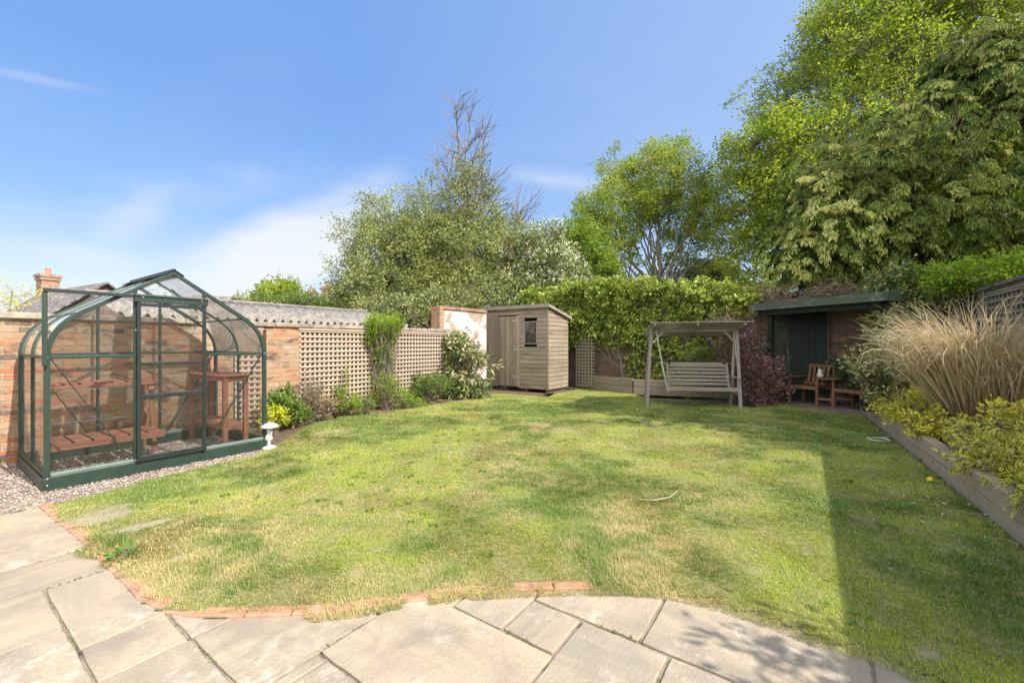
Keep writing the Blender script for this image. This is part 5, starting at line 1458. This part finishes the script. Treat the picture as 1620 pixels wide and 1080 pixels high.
# weeds
x, y = G(190, 886); plant('weed', 'leafy dandelion like weed growing through the brick edging', 'weed', (x, y, .01), [(x, y, .03, .07, .07, .025)], 12, 5, .055, .017, LF['weed'], M['twig'], .03, seed=24, up=1.5, flat=.2, shape=8)

# ================================================================== trees
plant('tree', 'broad olive green tree with bare twigs at the crown behind the trellis', 'tree', base_at(735, 16), [B(735, 415, 16, 100, 70, 2.0), B(735, 340, 16, 70, 66, 1.4, .5), B(745, 285, 16, 34, 40, .8, .3), B(600, 405, 15.5, 58, 62, 1.4), B(590, 345, 15.5, 42, 34, 1.0, .5), B(625, 460, 15, 80, 32, 1.5), B(735, 465, 15, 95, 40, 1.6), B(810, 400, 16, 52, 48, 1.3, .8), B(570, 460, 15.2, 44, 30, 1.1), B(680, 400, 15.4, 60, 60, 1.5), B(662, 345, 15.6, 46, 46, 1.2, .35)],
      1500, 62, .098, .047, LF['olive'], M['bark'], .38, shell=.45, limbs=46, tr=.19, trunk_to=P(735, 330, 16), seed=31, crown='crown', stem='trunk', stem_r=.016, up=.3, cl_up=.3)
TREE_A = bpy.data.objects['tree']
g = np.random.default_rng(77)
bz = np.array(base_at(735, 16)); tubes = []
tops = [(722, 150), (742, 158), (737, 195), (768, 178), (752, 215), (705, 232)]
st_ = np.array([P(725 + (tx - 725) * .4, 400, 16 + g.normal(0, .3)) for tx, _ in tops]); en = np.array([P(tx, ty, 16 + g.normal(0, .2)) for tx, ty in tops])
Q = curve_batch(st_, en, 10, 0, g, .012); tubes.append((Q, np.linspace(.05, .01, 10)[None] * np.ones((6, 1)), 5))
nb_ = 150
k_ = g.integers(0, 6, nb_); s_ = g.uniform(.05, .93, nb_)
idx = s_ * 9; i0 = np.minimum(idx.astype(int), 8); f = (idx - i0)[:, None]
a = Q[k_, i0] * (1 - f) + Q[k_, i0 + 1] * f
azm = g.uniform(0, 6.28, nb_); ln = (1 - s_) * g.uniform(1.5, 3.2, nb_) + .35
dv = np.stack([np.cos(azm), np.sin(azm), g.uniform(.35, 1.0, nb_)], 1)
e_ = a + nrm(dv) * ln[:, None]; 
q2 = curve_batch(a, e_, 7, -.06, g, .02); tubes.append((q2, np.linspace(.020, .007, 7)[None] * np.ones((nb_, 1)), 3))
k2 = g.integers(0, nb_, 420); i0 = g.integers(2, 6, 420); a = q2[k2, i0]
e_ = a + nrm(nrm(dv)[k2] + rdir(420, g) * .6) * g.uniform(.25, .8, (420, 1)); q3 = curve_batch(a, e_, 4, 0, g, .03); tubes.append((q3, np.linspace(.010, .005, 4)[None] * np.ones((420, 1)), 3))
# a bare spray to the right
a = np.repeat(P(812, 360, 16)[None], 26, 0) + g.normal(0, .15, (26, 3)); e_ = np.array([P(g.uniform(815, 862), g.uniform(285, 345), 16 + g.normal(0, .5)) for _ in range(26)])
tubes.append((curve_batch(a, e_, 6, .02, g, .03), np.linspace(.016, .006, 6)[None] * np.ones((26, 1)), 3))
V, F, _ = join([(lambda vf: (vf[0] - bz, vf[1]))(tube_geo(Q_, R_2, sd_)) for Q_, R_2, sd_ in tubes])
np_mesh('bare_twigs', V, F, M['twig'], TREE_A, smooth=True)

plant('hawthorn', 'white blossoming hawthorn between the olive tree and the ivy', 'tree', base_at(872, 15.5), [B(870, 425, 15.5, 48, 46, 1.2), B(845, 450, 15.2, 50, 34, 1.1), B(895, 450, 15.2, 34, 30, 1.0), B(862, 385, 15.5, 34, 28, .9, .6)], 520, 22, .10, .06, LF['haw'], M['bark'], .26, limbs=16, tr=.10, seed=32, crown='crown', stem='trunk', flower=(2300, .06, LF['white']), stem_r=.012)

plant('tree', 'rounded fresh green tree with a visible fan of branches behind the ivy wall', 'tree', base_at(1035, 22), [B(1035, 290, 22, 70, 52, 2.2), B(985, 335, 22, 62, 52, 2.0), B(1085, 335, 22, 62, 58, 2.0), B(1050, 245, 22, 38, 24, 1.2, .7), B(960, 395, 21.5, 44, 36, 1.6, .9), B(938, 340, 22, 34, 36, 1.4, .6), B(1128, 330, 22, 36, 46, 1.5, .7), B(1110, 395, 21.5, 48, 40, 1.6, .8), B(975, 270, 22, 38, 26, 1.2, .6), B(1040, 400, 22, 60, 50, 1.8, .1)],
      1020, 40, .12, .078, LF['oak'], M['bark_pale'], .40, shell=.68, limbs=26, tr=.24, trunk_to=P(1040, 330, 22), seed=33, crown='crown', stem='trunk', stem_r=.022, cl_up=.5)
plant('tree', 'smaller green tree left of the rounded fan branched tree', 'tree', base_at(915, 20), [B(915, 390, 20, 40, 36, 1.2), B(890, 415, 20, 28, 32, 1.0), B(940, 425, 19.5, 40, 30, 1.2), B(915, 355, 20, 18, 14, .6, .5)], 460, 40, .115, .075, LF['oak2'], M['bark'], .34, limbs=20, tr=.13, seed=34, crown='crown', stem='trunk', stem_r=.016)
plant('tree', 'great light green tree towering behind the drooping conifer', 'tree', base_at(1440, 19), [B(1350, 150, 19, 130, 95, 3.2), B(1270, 240, 18.5, 95, 75, 2.6), B(1200, 235, 18.5, 62, 62, 2.0, .8), B(1420, 40, 19, 140, 80, 3.2), B(1310, 60, 19, 60, 55, 2.2, .7), B(1180, 300, 18.5, 52, 50, 1.8, .75), B(1195, 375, 18.5, 52, 56, 1.8, .8), B(1560, 20, 19, 120, 70, 3.0), B(1500, -60, 19, 150, 90, 3.2), B(1640, 90, 19, 110, 90, 3.0, .7), B(1230, 330, 18, 60, 60, 2), B(1180, 430, 18, 44, 30, 1.6, .6)],
      2500, 46, .128, .088, LF['oak'], M['bark'], .48, shell=.5, limbs=70, tr=.35, trunk_to=P(1430, 60, 19), seed=35, crown='crown', stem='trunk', stem_r=.024)

# drooping conifer: overlapping hanging sprays
def conifer(name, label, base, blobs, nsp, nleaf, seed, leaf, Ls=1.25, group=None, lobes=0, lobe_r=1.0):
    g = np.random.default_rng(seed); root = thing(name, label, 'conifer', base, 0, group); bz = np.array(base, float)
    if lobes:
        LC, LD, _ = blob_pts(blobs, lobes, .86, g, .12)
        lr = g.uniform(.50, .95, lobes) * lobe_r
        blobs2 = [(*LC[i_], lr[i_], lr[i_], lr[i_] * 1.15) for i_ in range(lobes)]
    else: blobs2 = blobs
    C, dC, kb = blob_pts(blobs2, nsp, .82, g, .15)
    lobe_tone = g.normal(0, .17, len(blobs2))  # lit and shaded clumps painted in, one tone shift per lobe
    inner = g.random(nsp) < .22
    Bc = np.array([b_[:3] for b_ in blobs2])[kb]
    out = C - Bc; out[:, 2] *= .3; out = nrm(out + g.normal(0, .15, (nsp, 3)))
    start = C - out * Ls * .55
    m = 9; s_ = np.linspace(0, 1, m)[None, :, None]
    ln = Ls * g.uniform(.7, 1.3, nsp)[:, None, None]
    Q = start[:, None] + out[:, None] * ln * (s_ - .25 * s_ ** 2) + np.array([0, 0, 1.]) * ln * (.10 * s_ - .62 * s_ ** 2.2)
    tubes = []
    m2 = 9
    top = np.array([blobs[0][0], blobs[0][1], max(b_[2] + b_[5] * .7 for b_ in blobs)])
    T = curve_batch(bz[None], top[None], m2, 0, g, .01); tubes.append((T, np.linspace(.32, .05, m2)[None], 8))
    j = np.clip((start[:, 2] - bz[2]) / (top[2] - bz[2]) * (m2 - 1), 0, m2 - 1).astype(int)
    sel = g.choice(nsp, nsp // 5, replace=False)
    tubes.append((curve_batch(T[0, j[sel]], start[sel], 6, .03, g, .02), np.linspace(.05, .012, 6)[None] * np.ones((len(sel), 1)), 4))
    stemV, stemF = tube_geo(Q, np.linspace(.010, .003, m)[None] * np.ones((nsp, 1)), 3)
    np_mesh('sprays', stemV - bz, stemF, M['spray_stem'], root)
    V, F, _ = join([(tube_geo(q_, r_)[0] - bz, tube_geo(q_, r_)[1]) if False else (lambda vf: (vf[0] - bz, vf[1]))(tube_geo(q_, r_, n_)) for q_, r_, n_ in tubes])
    np_mesh('trunk', V, F, M['bark'], root, smooth=True)
    n = nsp * nleaf
    q = np.repeat(np.arange(nsp), nleaf); t = g.uniform(.2, 1.0, n) ** .8
    idx = t * (m - 1); i0 = np.minimum(idx.astype(int), m - 2); f = (idx - i0)[:, None]
    pos = Q[q, i0] * (1 - f) + Q[q, i0 + 1] * f
    tg = nrm(Q[q, i0 + 1] - Q[q, i0]); lat = nrm(np.cross(tg, np.array([0, 0, 1.])))
    wdt = (.55 * (1 - .72 * t) * ln[q, 0, 0])
    o_ = g.uniform(-1, 1, n) * np.abs(g.uniform(-1, 1, n)) ** .3
    pos = pos + lat * (o_ * wdt)[:, None] + np.array([0, 0, -1.]) * (np.abs(o_) * wdt * .55)[:, None] + tg * (np.abs(o_) * wdt * .4)[:, None]
    dl = nrm(tg * .9 + lat * (o_ * .8)[:, None] + np.array([0, 0, -.65]) + rdir(n, g) * .25)
    nl = nrm(np.array([0, 0, .8]) + out[q] * .7 + rdir(n, g) * .45)
    tone = np.clip(.40 + .55 * (t - .55) + .20 * g.normal(size=n) + .10 * g.normal(size=nsp)[q] + lobe_tone[kb][q] + .16 * dC[q, 2], 0, 1)  # sunlit tips and lobe tops painted into the leaf tone
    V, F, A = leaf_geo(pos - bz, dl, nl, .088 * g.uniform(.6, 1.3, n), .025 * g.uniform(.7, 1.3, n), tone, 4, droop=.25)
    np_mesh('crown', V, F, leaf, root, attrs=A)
    return root
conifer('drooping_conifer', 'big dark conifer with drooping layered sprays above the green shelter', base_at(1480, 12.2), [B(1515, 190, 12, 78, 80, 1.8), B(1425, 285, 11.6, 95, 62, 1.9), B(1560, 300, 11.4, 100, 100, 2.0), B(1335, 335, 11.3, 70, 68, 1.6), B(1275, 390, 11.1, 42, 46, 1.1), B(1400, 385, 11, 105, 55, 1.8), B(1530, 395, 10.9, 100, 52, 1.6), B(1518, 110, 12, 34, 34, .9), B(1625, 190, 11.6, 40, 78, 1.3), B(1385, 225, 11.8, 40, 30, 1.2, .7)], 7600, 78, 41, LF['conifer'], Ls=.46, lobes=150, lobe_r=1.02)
# tall tree beyond the right wall (outside the frame) whose shade falls across the swing
plant('tree', 'tall leafy tree outside the right wall shading the far end of the garden', 'tree', (10.9, 4.8, 0), [(10.3, 4.9, 7.2, 2.1, 1.8, 2.2), (10.6, 4.8, 8.2, 1.2, 1.0, 1.0), (11.8, 5.3, 7.0, 2.0, 1.8, 2.0), (12.6, 6.2, 6.2, 1.6, 1.5, 1.6)], 900, 26, .22, .15, LF['oak2'], M['bark'], .45, limbs=24, tr=.22, seed=36, crown='crown', stem='trunk')
q = W(1.5, -8.62); plant('shrub', 'tall loose shrub rising behind the near end of the right wall', 'shrub', (q.x, q.y, 0), [(q.x, q.y, 2.2, .7, .5, .75), (q.x - .5, q.y - .7, 2.1, .5, .5, .65), (q.x + .3, q.y + .4, 2.0, .5, .4, .6)], 130, 16, .10, .05, LF['mid'], M['twig'], .18, seed=37, stem_r=.012)

plant('shrub', 'yellow tinged evergreen shrub behind the trellised wall under the olive green tree', 'shrub', base_at(640, 12.3), [B(600, 488, 12.4, 34, 22, .6), B(650, 492, 12.3, 40, 20, .6), B(690, 480, 12.8, 26, 24, .6), B(585, 505, 12.2, 24, 16, .5), B(720, 470, 13.5, 40, 16, .7)], 420, 26, .085, .045, LF['olive'], M['bark'], .2, seed=47, stem_r=.012)
# --- vegetation beyond the left wall and the far background
plant('hedge', 'bushy green hedge behind the corrugated roof', 'hedge', base_at(490, 19), [B(420 + i_ * 22, 482 + 3 * math.sin(i_ * 1.7), 19, 24, 15, .9) for i_ in range(8)], 480, 24, .11, .06, LF['hedge'], M['bark'], .24, seed=38, crown='foliage', stem_r=.014)
plant('tree', 'small pale green tree poking over the hedge left of the far chimneys', 'tree', base_at(440, 24), [B(440, 462, 24, 30, 17, 1.1), B(420, 468, 24, 22, 12, .9), B(462, 470, 24, 16, 10, .8), B(448, 450, 24, 16, 8, .6)], 200, 24, .15, .1, LF['oak'], M['bark'], .32, limbs=8, tr=.08, seed=39, crown='crown', stem='trunk')
plant('tree', 'thin spring tree with yellow buds left of the slate roofed house', 'tree', base_at(5, 13), [B(20, 475, 13, 36, 24, .8), B(-20, 470, 13, 40, 30, .9), B(48, 478, 13, 16, 14, .5, .5)], 80, 9, .07, .035, LF['yellowbud'], M['twig'], .30, limbs=8, tr=.05, seed=40, crown='crown', stem='trunk', stem_r=.006)
q = base_at(377, 30); r_ = conifer('small_conifer', 'spindly dark conifer tip showing above the corrugated roof', q, [B(376, 466, 30, 10, 8, .4), B(377, 476, 30, 15, 8, .6)], 34, 22, 42, LF['conifer'], Ls=.7)
q = base_at(44, 30); conifer('small_conifer', 'small dark conifer tip beside the slate roofed house', q, [B(43, 488, 30, 8, 10, .35)], 22, 20, 43, LF['conifer'], Ls=.5)
plant('hedge', 'dense mixed hedge line filling the gap below the far trees', 'hedge', base_at(1050, 27), [B(860 + i_ * 34, 462 + 4 * math.sin(i_ * 1.3), 27, 38, 20, 1.3) for i_ in range(12)], 560, 22, .2, .12, LF['oak2'], M['bark'], .42, seed=44, crown='foliage', stem_r=.02)
plant('tree', 'dark bushy evergreen low between the fan branched tree and the conifer', 'tree', base_at(1120, 28), [B(1100, 432, 28, 36, 16, 1.4), B(1140, 430, 28, 26, 14, 1.2)], 170, 24, .2, .12, LF['dark'], M['bark'], .4, limbs=8, tr=.12, seed=45, crown='crown', stem='trunk')
plant('shrub', 'tangle of bare and leafy stems on top of the wall behind the shelter roof', 'shrub', tuple(W(11.75, -5.2, 1.9)), [(W(11.6, -5.2).x, W(11.6, -5.2).y, 2.6, .6, .4, .18), (W(11.6, -6.4).x, W(11.6, -6.4).y, 2.6, .7, .4, .18)], 120, 5, .08, .04, LF['brown'], M['twig'], .2, seed=46, stem_r=.01)
